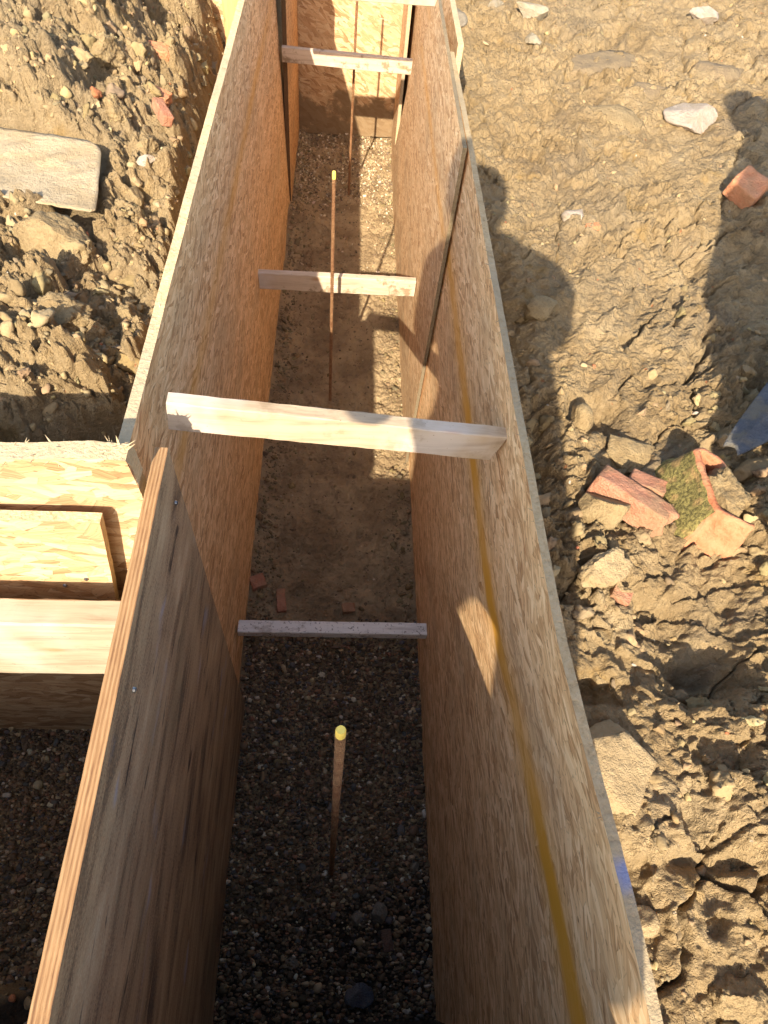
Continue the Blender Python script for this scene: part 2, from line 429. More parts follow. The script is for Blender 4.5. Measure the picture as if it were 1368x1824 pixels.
def ground_z(X, Y):
    wx = X + .02 * perlin(X * 9, Y * 9, 5); wy = Y + .02 * perlin(X * 9 + 5, Y * 9, 6)
    far = np.clip((np.maximum(np.abs(X - .6), np.abs(Y - 2)) - 3) / 6, 0, 1)
    det = 1 - far
    # ---- right bank: smeared clay with ledges running up to the right
    c, s_ = math.cos(.95), math.sin(.95)
    ru = X * c + Y * s_; rv = -X * s_ + Y * c
    R = .93 + .05 * sstep(.7, .0, Y) + .02 * fbm(X * 1.6, Y * 1.6, 11, 3)
    ridged = 1 - np.abs(fbm(ru * 2.6, rv * 9, 12, 3)) * 1.6
    wr = sstep(.75, 1.0, X) * .6 + .4
    R += .018 * (ridged - .5) * wr
    R += .005 * fbm(ru * 9, rv * 20, 13, 4, .55) + .010 * fbm(X * 5, Y * 5, 15, 3)
    # streaks left by the digger bucket, and broken ledges whose drop faces away from the sun
    R += .0022 * fbm(ru * 5, rv * 55, 16, 3) * sstep(-.1, .3, perlin(X * 2.7, Y * 2.7, 17))
    for fq, hh, sd in ((4.2, .030, 18), (9.5, .014, 19)):
        ph = (rv * .35 + Y * .75) * fq + 1.1 * fbm(X * 4.5, Y * 4.5, sd, 4, .55) + .25 * perlin(X * 25, Y * 25, sd + 1)
        fr = ph - np.floor(ph)
        R += hh * (fr * sstep(1., .93, fr) - .45) * sstep(.02, .35, perlin(X * 2.6 + sd, Y * 2.6, sd + 60))
    # plates of smeared clay at slightly different levels, broken by small ledges
    pw = ru + .05 * fbm(X * 6, Y * 6, 54, 3); qw = rv + .035 * fbm(X * 7, Y * 7, 55, 3)
    for fu, fv, hh, sd in ((2.4, 4.6, .034, 56), (6.2, 11., .016, 57)):
        f1, f2, rr = worley(pw * fu, qw * fv, sd)
        R += hh * (rr - .5) * sstep(.0, .10, f2 - f1) * (.35 + .65 * sstep(-.2, .25, perlin(X * 2.2, Y * 2.2, sd + 5)))
    lump = np.clip(sstep(1.0, 1.3, X) * sstep(1.6, .9, Y) + .75 * sstep(.55, .2, Y) * sstep(.85, .95, X) + .8 * sstep(.95, .75, X) * sstep(1.3, 1.0, Y) * sstep(.45, .6, Y) + .05 + .45 * sstep(.2, .6, perlin(X * 2.3, Y * 2.3, 40)), 0, 1)
    # ---- left heap
    d = -.05 - X
    gap = .075 + .14 * sstep(1.3, 2.7, Y)
    L = .42 + .56 * sstep(-.01, 1, np.clip(d / gap, -.2, 1)) + .07 * sstep(gap, .5, d) + .12 * sstep(1.6, 2.6, Y) * sstep(.2, .45, d)
    L -= .10 * sstep(1.02, .72, Y)
    L += .045 * fbm(X * 3.2, Y * 3.2, 21, 3)
    L = np.where(Y < -.12, .85 + .02 * fbm(X * 4, Y * 4, 22, 3), L)
    L -= .07 * np.exp(-((X + .37) / .07) ** 2 - ((Y - 2.66) / .10) ** 2)
    pad = sstep(.06, .0, np.maximum(np.maximum(X + .33 + (Y - 1.6) * .16, -1e9), np.maximum(1.50 - Y + (X + .3) * -.25, Y - 1.76 - (X + .3) * -.25)))
    isL = X < .3
    base = np.where(isL, L, R)
    amp = np.where(isL, 1.15 * sstep(.25, .8, L) + .15, lump)
    # ---- clods at several sizes
    for sc, hh, sd in ((.24, .05, 30), (.13, .036, 31), (.06, .024, 32), (.03, .0125, 33), (.0145, .006, 34)):
        f1, f2, rr = worley(wx / sc, wy / sc, sd)
        dome = np.sqrt(np.clip(1 - (f1 / .72) ** 2, 0, 1))
        blk = sstep(.0, .22, f2 - f1) * (1 - .35 * f1)
        shape = .45 * dome + .62 * blk
        base = base + amp * np.where(isL, 1, .45 if sc > .2 else 1) * det * hh * shape * (.2 + 1.15 * rr ** 1.5) * (1. if sc > .02 else .8)
    # small pits and crumb-sized crevices
    for sc, dz, sd, thr in ((.045, .010, 38, .62), (.022, .0065, 39, .5), (.011, .0032, 41, .35)):
        f1, f2, rr = worley(wx / sc + .35 * perlin(X / sc * 1.7, Y / sc * 1.7, sd), wy / sc, sd)
        act = np.where(isL, .9, .40 + .6 * lump) * (rr > thr)
        base = base - det * dz * act * sstep(.42, .12, f1)
        base = base - det * dz * .55 * np.where(isL, .9, .3 + .7 * lump) * sstep(.10, .0, f2 - f1)
    base = base + det * (.0035 * fbm(X * 55, Y * 55, 35, 3) + np.where(isL, .009, .0035) * fbm(X * 22, Y * 22, 36, 4, .6)) + det * np.where(isL, .006, .0015 + .004 * lump) * (1 - 2 * np.abs(fbm(X * 38, Y * 38, 37, 3, .6)))
    # ---- drying cracks in the smooth clay of the right bank
    f1, f2, rr = worley(ru * 3.2 + .3 * perlin(X * 8, Y * 8, 50), rv * 6.5 + .3 * perlin(X * 8, Y * 8, 51), 52)
    cm = sstep(-.08, .2, perlin(X * 3.1, Y * 3.1, 53))
    base = base - np.where(isL, 0, det * .036 * cm * sstep(.06, .0, f2 - f1))
    # ---- hollows of the right bank
    def pit(x, y, rx, ry, dz, p=2):
        return dz * np.exp(-(np.abs((wx - x) / rx) ** p + np.abs((wy - y) / ry) ** p))
    base = np.where(isL, base * (1 - pad) + pad * np.minimum(base, 1.035), base)
    xl, xr = trench_edges(Y)
    base = base - np.where(isL, 0, .07 * np.exp(-((X - xr - .0) / .035) ** 2) * sstep(.34, .5, Y))
    for q in ((.72, .92, .075, .20, .10), (.90, 1.06, .06, .045, .07, 4), (.955, .415, .065, .05, .085, 4), (.93, .53, .06, .06, .045, 4), (.75, .385, .05, .03, .06, 4), (.86, .18, .02, .10, .02, 2), (.74, .10, .022, .05, .06, 2), (.83, .115, .08, .016, .03, 2), (1.33, 1.72, .035, .13, .05, 2), (1.12, .96, .06, .07, .03), (.70, 1.45, .06, .25, .05)):
        base = base - np.where(isL, 0, pit(*q))
    base = base + np.where(isL, 0, pit(1.25, .55, .14, .3, .05))
    # smooth slabs of clay
    # ---- trench floor
    fl = .014 * fbm(X * 7, Y * 7, 61, 5, .6) + .006 * fbm(X * 40, Y * 40, 62, 3) - .010 * np.clip(fbm(X * 11, Y * 6, 66, 3) - .3, 0, 1) - .004
    fl = fl - .012 * sstep(.9, .82, Y) + .0
    f1, f2, rr = worley(wx / .05, wy / .05, 63)
    fl = fl + .008 * np.sqrt(np.clip(1 - (f1 / .7) ** 2, 0, 1)) * rr * sstep(.85, 1.0, Y)
    fl = fl + .045 * np.exp(-((Y - 3.2) / .13) ** 2) * sstep(.35, .1, X) + .02 * sstep(.1, .0, X) * sstep(1., 1.3, Y)
    # muddy ledge at the near left end of the cross trench
    fl = fl + .12 * sstep(-.022, -.05, Y + .008 * perlin(X * 22, Y * 3, 64)) * sstep(-.2, -.26, X) * (1 + .12 * fbm(X * 16, Y * 16, 65, 4))
    inside = (X > xl) & (X < xr) & (Y > -.125) & (Y < 4.185)
    cross = (X <= .3) & (X > -1.35) & (Y > -.125) & (Y < .61)
    m = inside | cross
    z = np.where(m, fl, base)
    return z, m

GXX, GYY = np.meshgrid(gx, gy)
GZ, GM = ground_z(GXX, GYY)
nx, ny = len(gx), len(gy)
idx = np.arange(nx * ny).reshape(ny, nx)
F = np.stack([idx[:-1, :-1], idx[:-1, 1:], idx[1:, 1:], idx[1:, :-1]], -1).reshape(-1, 4)
V = np.stack([GXX, GYY, GZ], -1).reshape(-1, 3)
# a slight sideways push makes clods overhang instead of reading as a height map
V2 = V.copy()
bk = (~GM).ravel() & (np.abs(V[:, 0] - .6) < 2.5) & (np.abs(V[:, 1] - 2) < 3) & ((V[:, 0] < -.09) | (V[:, 0] > .74))
V2[bk, 0] += .006 * perlin(V[bk, 0] * 40, V[bk, 1] * 40, 71) + .003 * perlin(V[bk, 0] * 95, V[bk, 1] * 95, 73)
V2[bk, 1] += .006 * perlin(V[bk, 0] * 40, V[bk, 1] * 40, 72) - .004
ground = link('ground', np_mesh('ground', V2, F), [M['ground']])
tag(ground, 'dug clay ground with the foundation trench cut into it', 'ground', kind='structure')

def hz(x, y):
    """ground height at points (arrays or floats)"""
    x = np.atleast_1d(np.asarray(x, float)); y = np.atleast_1d(np.asarray(y, float))
    i = np.clip(np.searchsorted(gx, x) - 1, 0, nx - 2); j = np.clip(np.searchsorted(gy, y) - 1, 0, ny - 2)
    u = (x - gx[i]) / (gx[i + 1] - gx[i]); v = (y - gy[j]) / (gy[j + 1] - gy[j])
    r = (GZ[j, i] * (1 - u) + GZ[j, i + 1] * u) * (1 - v) + (GZ[j + 1, i] * (1 - u) + GZ[j + 1, i + 1] * u) * v
    return r if len(r) > 1 else float(r[0])

# ------------------------------------------------------------------ loose stones and crumbs
def ico(sub):
    bm = bmesh.new(); bmesh.ops.create_icosphere(bm, subdivisions=sub, radius=1)
    v = np.array([q.co[:] for q in bm.verts]); f = np.array([[q.index for q in p.verts] for p in bm.faces]); bm.free()
    return v, f

def scatter(name, pos, size, tint, mat, sub=2, flat=.7, angular=.5, nproto=14, seed=1, smooth=True):
    r = np.random.default_rng(seed)
    bv, bf = ico(sub)
    protos = []
    for k in range(nproto):
        v = bv.copy()
        for _ in range(int(4 + 8 * angular)):
            n = r.normal(size=3); n /= np.linalg.norm(n); dd = r.uniform(.45, .85)
            t = np.maximum(v @ n - dd, 0); v = v - t[:, None] * n
        v *= r.uniform(.75, 1.25, 3)
        for fq, am in ((2.6, .13), (5.5, .085), (11., .05)):
            d1 = r.normal(size=(3, 3)); ph = r.uniform(0, 6.28, 3)
            v = v * (1 + am * angular * (np.sin(v @ d1[0] * fq + ph[0]) + np.sin(v @ d1[1] * fq + ph[1]) * np.sin(v @ d1[2] * fq + ph[2])))[:, None]
        v += r.normal(size=v.shape) * .06 * angular
        protos.append(v)
    protos = np.array(protos)
    N = len(pos)
    which = r.integers(0, nproto, N)
    a = r.uniform(0, 6.283, (N, 3)); a[:, :2] *= .35
    ca, sa = np.cos(a), np.sin(a)
    Rz = np.zeros((N, 3, 3)); Rz[:, 0, 0] = ca[:, 2]; Rz[:, 0, 1] = -sa[:, 2]; Rz[:, 1, 0] = sa[:, 2]; Rz[:, 1, 1] = ca[:, 2]; Rz[:, 2, 2] = 1
    Rx = np.zeros((N, 3, 3)); Rx[:, 0, 0] = 1; Rx[:, 1, 1] = ca[:, 0]; Rx[:, 1, 2] = -sa[:, 0]; Rx[:, 2, 1] = sa[:, 0]; Rx[:, 2, 2] = ca[:, 0]
    R = Rx @ Rz
    sc = size[:, None] * np.stack([r.uniform(.85, 1.3, N), r.uniform(.7, 1.05, N), r.uniform(flat * .8, flat * 1.2, N)], 1)
    W = protos[which] * sc[:, None, :]
    W = np.einsum('nij,nkj->nki', R, W) + pos[:, None, :]
    nv = bv.shape[0]
    Fa = (bf[None] + (np.arange(N) * nv)[:, None, None]).reshape(-1, 3)
    T = np.repeat(tint, nv, axis=0)
    return link(name, np_mesh(name, W.reshape(-1, 3), Fa, smooth, T), [mat])

def palette(n, cols, w, jit=.18, seed=0):
    r = np.random.default_rng(seed); cols = np.array(cols); w = np.array(w, float); w /= w.sum()
    c = cols[r.choice(len(cols), n, p=w)]
    return np.clip(c * r.uniform(1 - jit, 1 + jit, (n, 1)) * r.uniform(.94, 1.06, (n, 3)), 0, .9)

GR = [(.09, .062, .036), (.15, .10, .056), (.22, .14, .072), (.31, .21, .11), (.43, .32, .18), (.55, .46, .32), (.12, .105, .09), (.25, .13, .07)]
GW = [30, 26, 14, 8, 5.5, 3, 9, 5]

def gravel_points(n, x0, x1, y0, y1, seed, dens=None):
    r = np.random.default_rng(seed)
    x = r.uniform(x0, x1, n); y = r.uniform(y0, y1, n)
    if dens is not None:
        k = r.uniform(0, 1, n) < dens(x, y); x, y = x[k], y[k]
    s = np.clip(r.lognormal(math.log(.0052), .34, len(x)), .003, .014)
    z = hz(x, y) + s * r.uniform(-.1, .75, len(x))
    return np.stack([x, y, z], 1), s

p, s = gravel_points(19000, .035, .605, -.13, .95, 3, lambda x, y: sstep(.96, .84, y + .05 * perlin(x * 12, y * 12, 3)) * (.72 + .28 * sstep(-.2, .2, perlin(x * 9, y * 9, 8))))
tag(scatter('gravel', p, s, palette(len(p), GR, GW, seed=4), M['gravel'], 2, .62, .35, seed=5), 'dark damp pea gravel covering the near trench floor', 'gravel', kind='stuff')
p, s = gravel_points(13000, -.75, .03, -.05, .60, 6, lambda x, y: 1 - .85 * sstep(-.02, -.04, y) * sstep(-.2, -.26, x))
tag(scatter('gravel', p, s, palette(len(p), GR, GW, seed=7), M['gravel'], 2, .62, .35, seed=8), 'dark gravel in the side trench left of the stained plywood', 'gravel', kind='stuff')
GR2 = [(.22, .15, .08), (.32, .23, .13), (.45, .34, .2), (.58, .48, .33), (.16, .11, .07)]
p, s = gravel_points(7000, .03, .61, 2.75, 4.15, 9, lambda x, y: np.clip(sstep(3.3, 3.6, y + .1 * perlin(x * 7, y * 7, 2)) + .07, 0, 1) * (.45 + .55 * sstep(-.25, .2, perlin(x * 8, y * 8, 12))))
tag(scatter('gravel', p, s * .95, palette(len(p), GR2, [3, 4, 3, 2, 3], seed=10), M['gravel'], 2, .62, .35, seed=11), 'pale gravel scattered on mud by the end board', 'gravel', kind='stuff')
p, s = gravel_points(900, .03, .61, .9, 3.2, 12)
tag(scatter('gravel', p, s * .6, palette(len(p), GR2, [5, 3, 1, .5, 6], seed=13), M['gravel'], 1, .62, .35, seed=14), 'sparse small pebbles trodden into the bare mud floor', 'gravel', kind='stuff')

CR = [(.34, .24, .118), (.385, .277, .138), (.30, .21, .1), (.265, .195, .107), (.42, .31, .16), (.42, .16, .075), (.5, .43, .33)]
def crumbs(n, x0, x1, y0, y1, seed, smin, med, sig, smax, dens, label, sub=2, w=(30, 25, 18, 12, 6, 1.2, 1.2)):
    r = np.random.default_rng(seed)
    x = r.uniform(x0, x1, n); y = r.uniform(y0, y1, n)
    k = r.uniform(0, 1, n) < dens(x, y); x, y = x[k], y[k]
    xl, xr = trench_edges(y)
    s = np.clip(r.lognormal(math.log(med), sig, len(x)), smin, smax)
    k = ~((x < -.26 + s) & (y > 1.44 - (x + .3) * .25 - s) & (y < 1.80 - (x + .3) * .2 + s) & (x > -.95)); x, y, s, xl, xr = x[k], y[k], s[k], xl[k], xr[k]
    k = ((x < xl - .012 - s) | (x > xr + .012 + s)) & ((y > .62 + s) | (x > .3)); x, y, s = x[k], y[k], s[k]
    z = hz(x, y) + s * r.uniform(-.45, .3, len(x))
    o = scatter('loose_soil', np.stack([x, y, z], 1), s, palette(len(x), CR, w, .2, seed) * .74, M['crumb'], sub, .8, .9, seed=seed + 1, smooth=False, nproto=40)
    return tag(o, label, 'soil', kind='stuff')
def foot_crumbs():
    r = np.random.default_rng(77); n = 2600
    y = r.uniform(.85, 4.1, n); e = np.abs(r.normal(0, .05, n)); x = np.where(r.uniform(0, 1, n) < .62, .035 + e, .590 - e)
    k = r.uniform(0, 1, n) < .12; x = np.where(k, r.uniform(.05, .58, n), x)
    sz = np.clip(r.lognormal(math.log(.0052), .5, n), .002, .016)
    o = scatter('loose_soil', np.stack([x, y, hz(x, y) + sz * r.uniform(-.4, .3, n)], 1), sz, palette(n, CR[:5], [3, 2, 4, 4, 1], .2, 78) * .62, M['crumb'], 2, .8, .9, seed=79, smooth=False)
    tag(o, 'clay crumbs fallen along the foot of the trench boards', 'soil', kind='stuff')
foot_crumbs()
clump = lambda x, y, s, sc: sstep(-.25, .35, perlin(x * sc, y * sc, s))
crumbs(10500, -.95, -.05, .62, 3.0, 21, .0022, .0052, .5, .018, lambda x, y: .2 + .8 * clump(x, y, 81, 7), 'loose clay crumbs strewn over the left spoil heap')
crumbs(600, -.95, -.05, .62, 3.0, 22, .014, .019, .3, .036, lambda x, y: .25 + .75 * clump(x, y, 82, 4), 'larger lumps of loose clay on the left spoil heap', 3, (34, 30, 22, 10, 4, .3, 0))
crumbs(9000, .62, 2.3, -.2, 4.2, 23, .0018, .0042, .5, .014, lambda x, y: .10 + .35 * clump(x, y, 83, 4) + .55 * sstep(1.05, 1.25, x) * sstep(1.5, 1.0, y) * clump(x, y, 84, 9) + .4 * sstep(.5, .3, y) * clump(x, y, 85, 8) + .5 * sstep(.95, .75, x) * sstep(1.3, 1., y), 'loose clay crumbs scattered over the right bank')
crumbs(1500, .62, 1.6, -.2, 1.5, 24, .011, .016, .3, .03, lambda x, y: .05 + .8 * sstep(1.05, 1.25, x) * sstep(1.3, 1.0, y) + .35 * sstep(.9, .75, x) * sstep(1.2, 1., y) * sstep(.4, .6, y) + .2 * sstep(.5, .3, y) * clump(x, y, 86, 6), 'larger lumps of loose clay on the right bank', 3, (34, 30, 22, 10, 4, .4, 0))

# ------------------------------------------------------------------ boards
def rough_board(name, poly, inner, thick, plane, mats, parent=None, seed=0, fray=.0015, lean=None, res=.02, label=None, cat=None, group=None, frayed_edges=True):
    """A sheet cut to the polygon poly [(u, z)...] (u along the board). inner(u, z) gives the offset of the visible face,
    thick the signed thickness away from the viewer. The rim is jittered like a sawn edge. mats = [face, edge]"""
    r = random.Random(seed)
    bm = bmesh.new()
    rim = []
    for i in range(len(poly)):
        a, b = Vector(poly[i]), Vector(poly[(i + 1) % len(poly)])
        L = (b - a).length; k = max(1, int(L / res))
        nrm = Vector((-(b - a).y, (b - a).x)).normalized() if L > 0 else Vector((0, 0))
        for j in range(k):
            q = a.lerp(b, j / k)
            if j: q = q + nrm * (r.gauss(0, fray * .22) + fray * 1.3 * mnoise.noise(Vector((q.x * 7, q.y * 7, seed))))
            rim.append(q)
    def at(q, off):
        o = inner(q.x, q.y) + off
        return Vector((o, q.x, q.y)) if plane == 'YZ' else Vector((q.x, o, q.y))
    f = [bm.verts.new(at(q, 0)) for q in rim]
    g = [bm.verts.new(at(q + Vector((r.gauss(0, fray * .15), r.gauss(0, fray * .15))), thick)) for q in rim]
    A = bm.faces.new(f); B = bm.faces.new(g[::-1])
    side = []
    for i in range(len(rim)):
        j = (i + 1) % len(rim)
        q = bm.faces.new((f[j], f[i], g[i], g[j])); q.material_index = 1; q.smooth = True; side.append(q)
    bmesh.ops.recalc_face_normals(bm, faces=bm.faces)
    bmesh.ops.triangulate(bm, faces=[A, B], ngon_method='EAR_CLIP')
    for e in bm.edges:
        if len(e.link_faces) == 2 and (e.link_faces[0].material_index != e.link_faces[1].material_index or e.calc_face_angle(0) > .6): e.smooth = False
    me = bpy.data.meshes.new(name); bm.to_mesh(me); bm.free()
    c = [sum(v.co[k] for v in me.vertices) / len(me.vertices) for k in (0, 1)]
    o = link(name, me, mats, parent, (c[0], c[1], min(v.co.z for v in me.vertices)))
    if label: tag(o, label, cat, group)
    return o

def splinters(bm, line, n, ln, w, seed, up=(0, 0, 1)):
    """thin torn strands along a line of points: part of the board's own mesh"""
    r = random.Random(seed)
    for _ in range(n):
        t = r.random() * (len(line) - 1); i = int(t); p = Vector(line[i]).lerp(Vector(line[min(i + 1, len(line) - 1)]), t - i)
        d = Vector((r.gauss(0, 1), r.gauss(0, .8), r.gauss(0, .22))).normalized(); l = ln * r.uniform(.3, 1); ww = w * r.uniform(.4, 1)
        s = d.cross(Vector((0, 0, 1))).normalized() * ww * .5; h = Vector((0, 0, w * .25))
        p = p + Vector((r.gauss(0, .003), r.gauss(0, .003), r.uniform(-.003, .002)))
        e = p + d * l + Vector((0, 0, r.uniform(0, .12) * l))
        vs = [bm.verts.new(q) for q in (p - s, p + s, e, p - s + h, p + s + h, e + h * .5)]
        for fc in ((0, 1, 2), (5, 4, 3), (0, 2, 5, 3), (1, 0, 3, 4), (2, 1, 4, 5)):
            q = bm.faces.new([vs[k] for k in fc]); q.material_index = 1

def add_splinters(o, line, n, ln=.02, w=.004, seed=1):
    bm = bmesh.new(); bm.from_mesh(o.data)
    off = o.matrix_world.translation if not o.parent else o.location + o.parent.location
    splinters(bm, [Vector(q) - Vector(o.location) for q in line], n, ln, w, seed)
    bm.to_mesh(o.data); bm.free()

G = 'boards lining the trench'
T0 = -.125
lean_r = lambda y, z: .590 + max(z, 0) / 1.22 * (.006 + .03 * float(sstep(.42, -.08, np.float64(y))))
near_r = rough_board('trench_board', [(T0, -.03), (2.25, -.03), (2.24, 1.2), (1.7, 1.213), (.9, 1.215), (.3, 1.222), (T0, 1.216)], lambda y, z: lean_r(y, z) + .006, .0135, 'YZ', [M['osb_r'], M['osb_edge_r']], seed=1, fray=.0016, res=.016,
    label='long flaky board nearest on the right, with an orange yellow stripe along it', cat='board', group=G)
add_splinters(near_r, [(lean_r(y, 1.22) + .012, y, 1.216) for y in np.linspace(-.05, 1.6, 12)], 110, .014, .003, 3)
far_r = rough_board('trench_board', [(1.625, -.02), (3.97, -.02), (3.69, .20), (3.28, .70), (2.64, 1.18), (2.58, 1.222), (1.63, 1.226)], lambda y, z: .580 + z / 1.22 * .004, .0105, 'YZ', [M['osb_r2'], M['osb_edge_shade']], seed=2, fray=.0012,
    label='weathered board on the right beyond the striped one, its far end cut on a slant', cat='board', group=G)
rough_board('trench_board', [(2.3, -.02), (4.135, -.02), (4.135, 1.2), (2.3, 1.2)], lambda y, z: .632, .018, 'YZ', [M['osb_r2'], M['osb_edge']], seed=3,
    label='plain board set back on the far right behind the slanted board', cat='board', group=G)
rough_board('trench_board', [(3.80, -.02), (4.138, -.02), (4.138, 1.15), (3.80, 1.15)], lambda y, z: .586, .017, 'YZ', [M['osb_r2'], M['osb_edge']], seed=4,
    label='short board at the far right corner, showing a pale bright upright edge', cat='board', group=G)
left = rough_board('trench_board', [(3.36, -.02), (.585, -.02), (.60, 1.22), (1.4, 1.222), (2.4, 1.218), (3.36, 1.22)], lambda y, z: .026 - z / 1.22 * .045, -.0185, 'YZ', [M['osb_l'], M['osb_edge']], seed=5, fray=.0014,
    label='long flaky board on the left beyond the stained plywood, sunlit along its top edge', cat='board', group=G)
add_splinters(left, [(-.028, y, 1.219) for y in np.linspace(.65, 2.6, 12)], 60, .012, .003, 4)
rough_board('trench_board', [(4.138, -.02), (3.337, -.02), (3.337, 1.19), (4.138, 1.19)], lambda y, z: .031 + .004 * z, -.019, 'YZ', [M['osb_l2'], M['ply_edge_d']], seed=6, fray=.0008,
    label='orange tinted board at the far left with a dark layered near edge', cat='board', group=G)
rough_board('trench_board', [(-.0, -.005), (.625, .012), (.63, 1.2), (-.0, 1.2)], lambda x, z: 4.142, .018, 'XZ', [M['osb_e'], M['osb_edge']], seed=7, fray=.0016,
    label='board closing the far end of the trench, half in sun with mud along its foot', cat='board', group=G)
plyr = empty('plywood_sheet', (.04, .26, 0)); tag(plyr, 'dark stained plywood sheet at the near left with a bright layered top edge', 'plywood')
rough_board('sheet', [(.66, -.02), (.655, 1.228), (.3, 1.222), (T0, 1.215), (T0, -.02)], lambda y, z: .05 - .0075 * z / 1.22, -.020, 'YZ', [M['ply'], M['ply_edge']], plyr, 8, fray=.0012, res=.012)
cross = empty('cross_board', (-.55, .59, 0)); tag(cross, 'sunlit board across the side trench with a torn top edge', 'board')
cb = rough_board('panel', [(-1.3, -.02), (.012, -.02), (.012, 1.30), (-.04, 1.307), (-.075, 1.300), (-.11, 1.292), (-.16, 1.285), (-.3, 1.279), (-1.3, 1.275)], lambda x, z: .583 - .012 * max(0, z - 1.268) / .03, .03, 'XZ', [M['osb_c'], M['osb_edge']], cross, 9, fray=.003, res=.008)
bm = bmesh.new(); bm.from_mesh(cb.data)
o_ = cb.location + cross.location
splinters(bm, [Vector(q) - o_ for q in ((-.2, .592, 1.272), (-.15, .59, 1.280), (-.10, .588, 1.288), (-.02, .59, 1.297), (.0, .59, 1.297))], 170, .028, .006, 6)
bm.to_mesh(cb.data); bm.free()
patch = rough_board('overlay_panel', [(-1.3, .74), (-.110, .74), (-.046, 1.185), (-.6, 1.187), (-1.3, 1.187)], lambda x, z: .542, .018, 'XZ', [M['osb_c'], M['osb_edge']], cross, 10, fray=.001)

def screw(x, y, z, axis, parent, r=.0042):
    bm = bmesh.new()
    bmesh.ops.create_cone(bm, cap_ends=True, segments=14, radius1=r, radius2=r * .8, depth=.003)
    for a in (0, math.pi / 2):
        g = bmesh.ops.create_cube(bm, size=1)
        bmesh.ops.scale(bm, verts=g['verts'], vec=(r * 1.2, r * .25, .0012)); bmesh.ops.rotate(bm, verts=g['verts'], matrix=Matrix.Rotation(a, 3, 'Z')); bmesh.ops.translate(bm, verts=g['verts'], vec=(0, 0, .0017 + a * .0001))
    me = bpy.data.meshes.new('screw'); bm.to_mesh(me); bm.free()
    me.transform(Matrix.Rotation(math.pi / 2, 4, axis[0]) if axis[1] > 0 else Matrix.Rotation(-math.pi / 2, 4, axis[0]))
    me.transform(Matrix.Translation((x, y, z)))
    return link('screw', me, [M['screw']], parent, (x, y, z))
screw(-.155, .541, .985, ('X', 1), cross)
screw(-.113, .541, 1.01, ('X', 1), cross)
screw(.0515, .60, 1.16, ('Y', 1), plyr)
screw(.053, .29, 1.19, ('Y', 1), plyr)

# near end board and side-trench near board (just below the frame; their tops shade the gravel)
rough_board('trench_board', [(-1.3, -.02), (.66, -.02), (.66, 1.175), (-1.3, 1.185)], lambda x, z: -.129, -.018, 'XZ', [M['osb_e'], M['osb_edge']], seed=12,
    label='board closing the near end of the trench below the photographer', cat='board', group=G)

# ------------------------------------------------------------------ timbers
def timber(name, a, b, w, h, mat, label, cat, group=None, roll=0., seed=0, parent=None, skew=0.):
    """sawn bar from a to b (points on its front top arris): w back from the arris, h down"""
    a, b = Vector(a), Vector(b); L = (b - a).length
    X = (b - a).normalized(); Z = Vector((0, 0, 1)); Yv = Z.cross(X).normalized(); Z = X.cross(Yv)
    Rm = Matrix.Rotation(roll, 3, X); Yv = Rm @ Yv; Z = Rm @ Z
    bm = bmesh.new(); n = max(2, int(L / .02)); ring = []
    r = random.Random(seed)
    ch = min(w, h) * .07
    prof = [(ch, 0), (w - ch, 0), (w, -ch), (w, -h + ch), (w - ch, -h), (ch, -h), (0, -h + ch), (0, -ch)]
    for i in range(n + 1):
        t = i / n; vs = []
        for (py, pz) in prof:
            j = .0004
            sk = (skew * (pz / h) if i == n else 0)
            vs.append(bm.verts.new(a + X * (L * t + sk) + Yv * (py + r.gauss(0, j)) + Z * (pz + r.gauss(0, j) + .0012 * mnoise.noise(Vector((t * L * 6, py * 30, pz * 30 + seed))))))
        ring.append(vs)
    for i in range(n):
        for k in range(8):
            bm.faces.new((ring[i][k], ring[i][(k + 1) % 8], ring[i + 1][(k + 1) % 8], ring[i + 1][k]))
    bm.faces.new(ring[0][::-1]); bm.faces.new(ring[-1])
    bmesh.ops.recalc_face_normals(bm, faces=bm.faces)
    me = bpy.data.meshes.new(name); bm.to_mesh(me); bm.free()
    o = link(name, me, [mat], parent, ((a + b) / 2 + Yv * w / 2 - Z * h)[:])
    if label: tag(o, label, cat, group)
    return o
GS = 'wooden struts wedged across the trench'
timber('strut', (.022, .752, 1.222), (.602, .765, 1.158), .027, .066, M['batten3'], 'pale strut near the top of the boards, closest to the camera', 'strut', GS, seed=1, skew=.012)
timber('strut', (-.006, 2.04, .532), (.578, 2.055, .527), .026, .068, M['batten'], 'muddy strut at mid trench behind the tall yellow tipped bar', 'strut', GS, seed=2)
timber('strut', (.014, 3.30, .764), (.590, 3.30, .757), .026, .058, M['batten'], 'mud splashed strut in front of the far end board', 'strut', GS, seed=3)
timber('strut', (.028, .822, .168), (.600, .822, .172), .040, .03, M['batten4'], 'low white spattered strut just above the gravel edge', 'strut', GS, seed=4)
timber('strut', (.018, 2.745, 1.190), (.600, 2.745, 1.199), .028, .056, M['batten3'], 'sunlit strut at the very top of the photo', 'strut', GS, seed=5)
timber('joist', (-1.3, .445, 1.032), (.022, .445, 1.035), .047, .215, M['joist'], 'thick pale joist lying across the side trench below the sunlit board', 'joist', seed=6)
timber('stake', (-.253, 2.73, .895), (-.183, 2.73, .90), .05, .75, M['stake'], 'grey wooden stake behind the left board near the spoil heap', 'stake', seed=7)
rough_board('side_board', [(-.9, .0), (-.02, .0), (-.02, 1.15), (-.9, 1.15)], lambda x, z: 3.0, .018, 'XZ', [M['osb_c'], M['osb_edge']], seed=13, label='upright board at top left between the heap and the trench, half shaded', cat='board')
timber('post', (-.172, 2.955, 1.15), (-.085, 2.955, 1.15), .04, 1.1, M['post'], 'wooden post with orange bounce light in its colour, against the upright board at top left', 'post', seed=8)

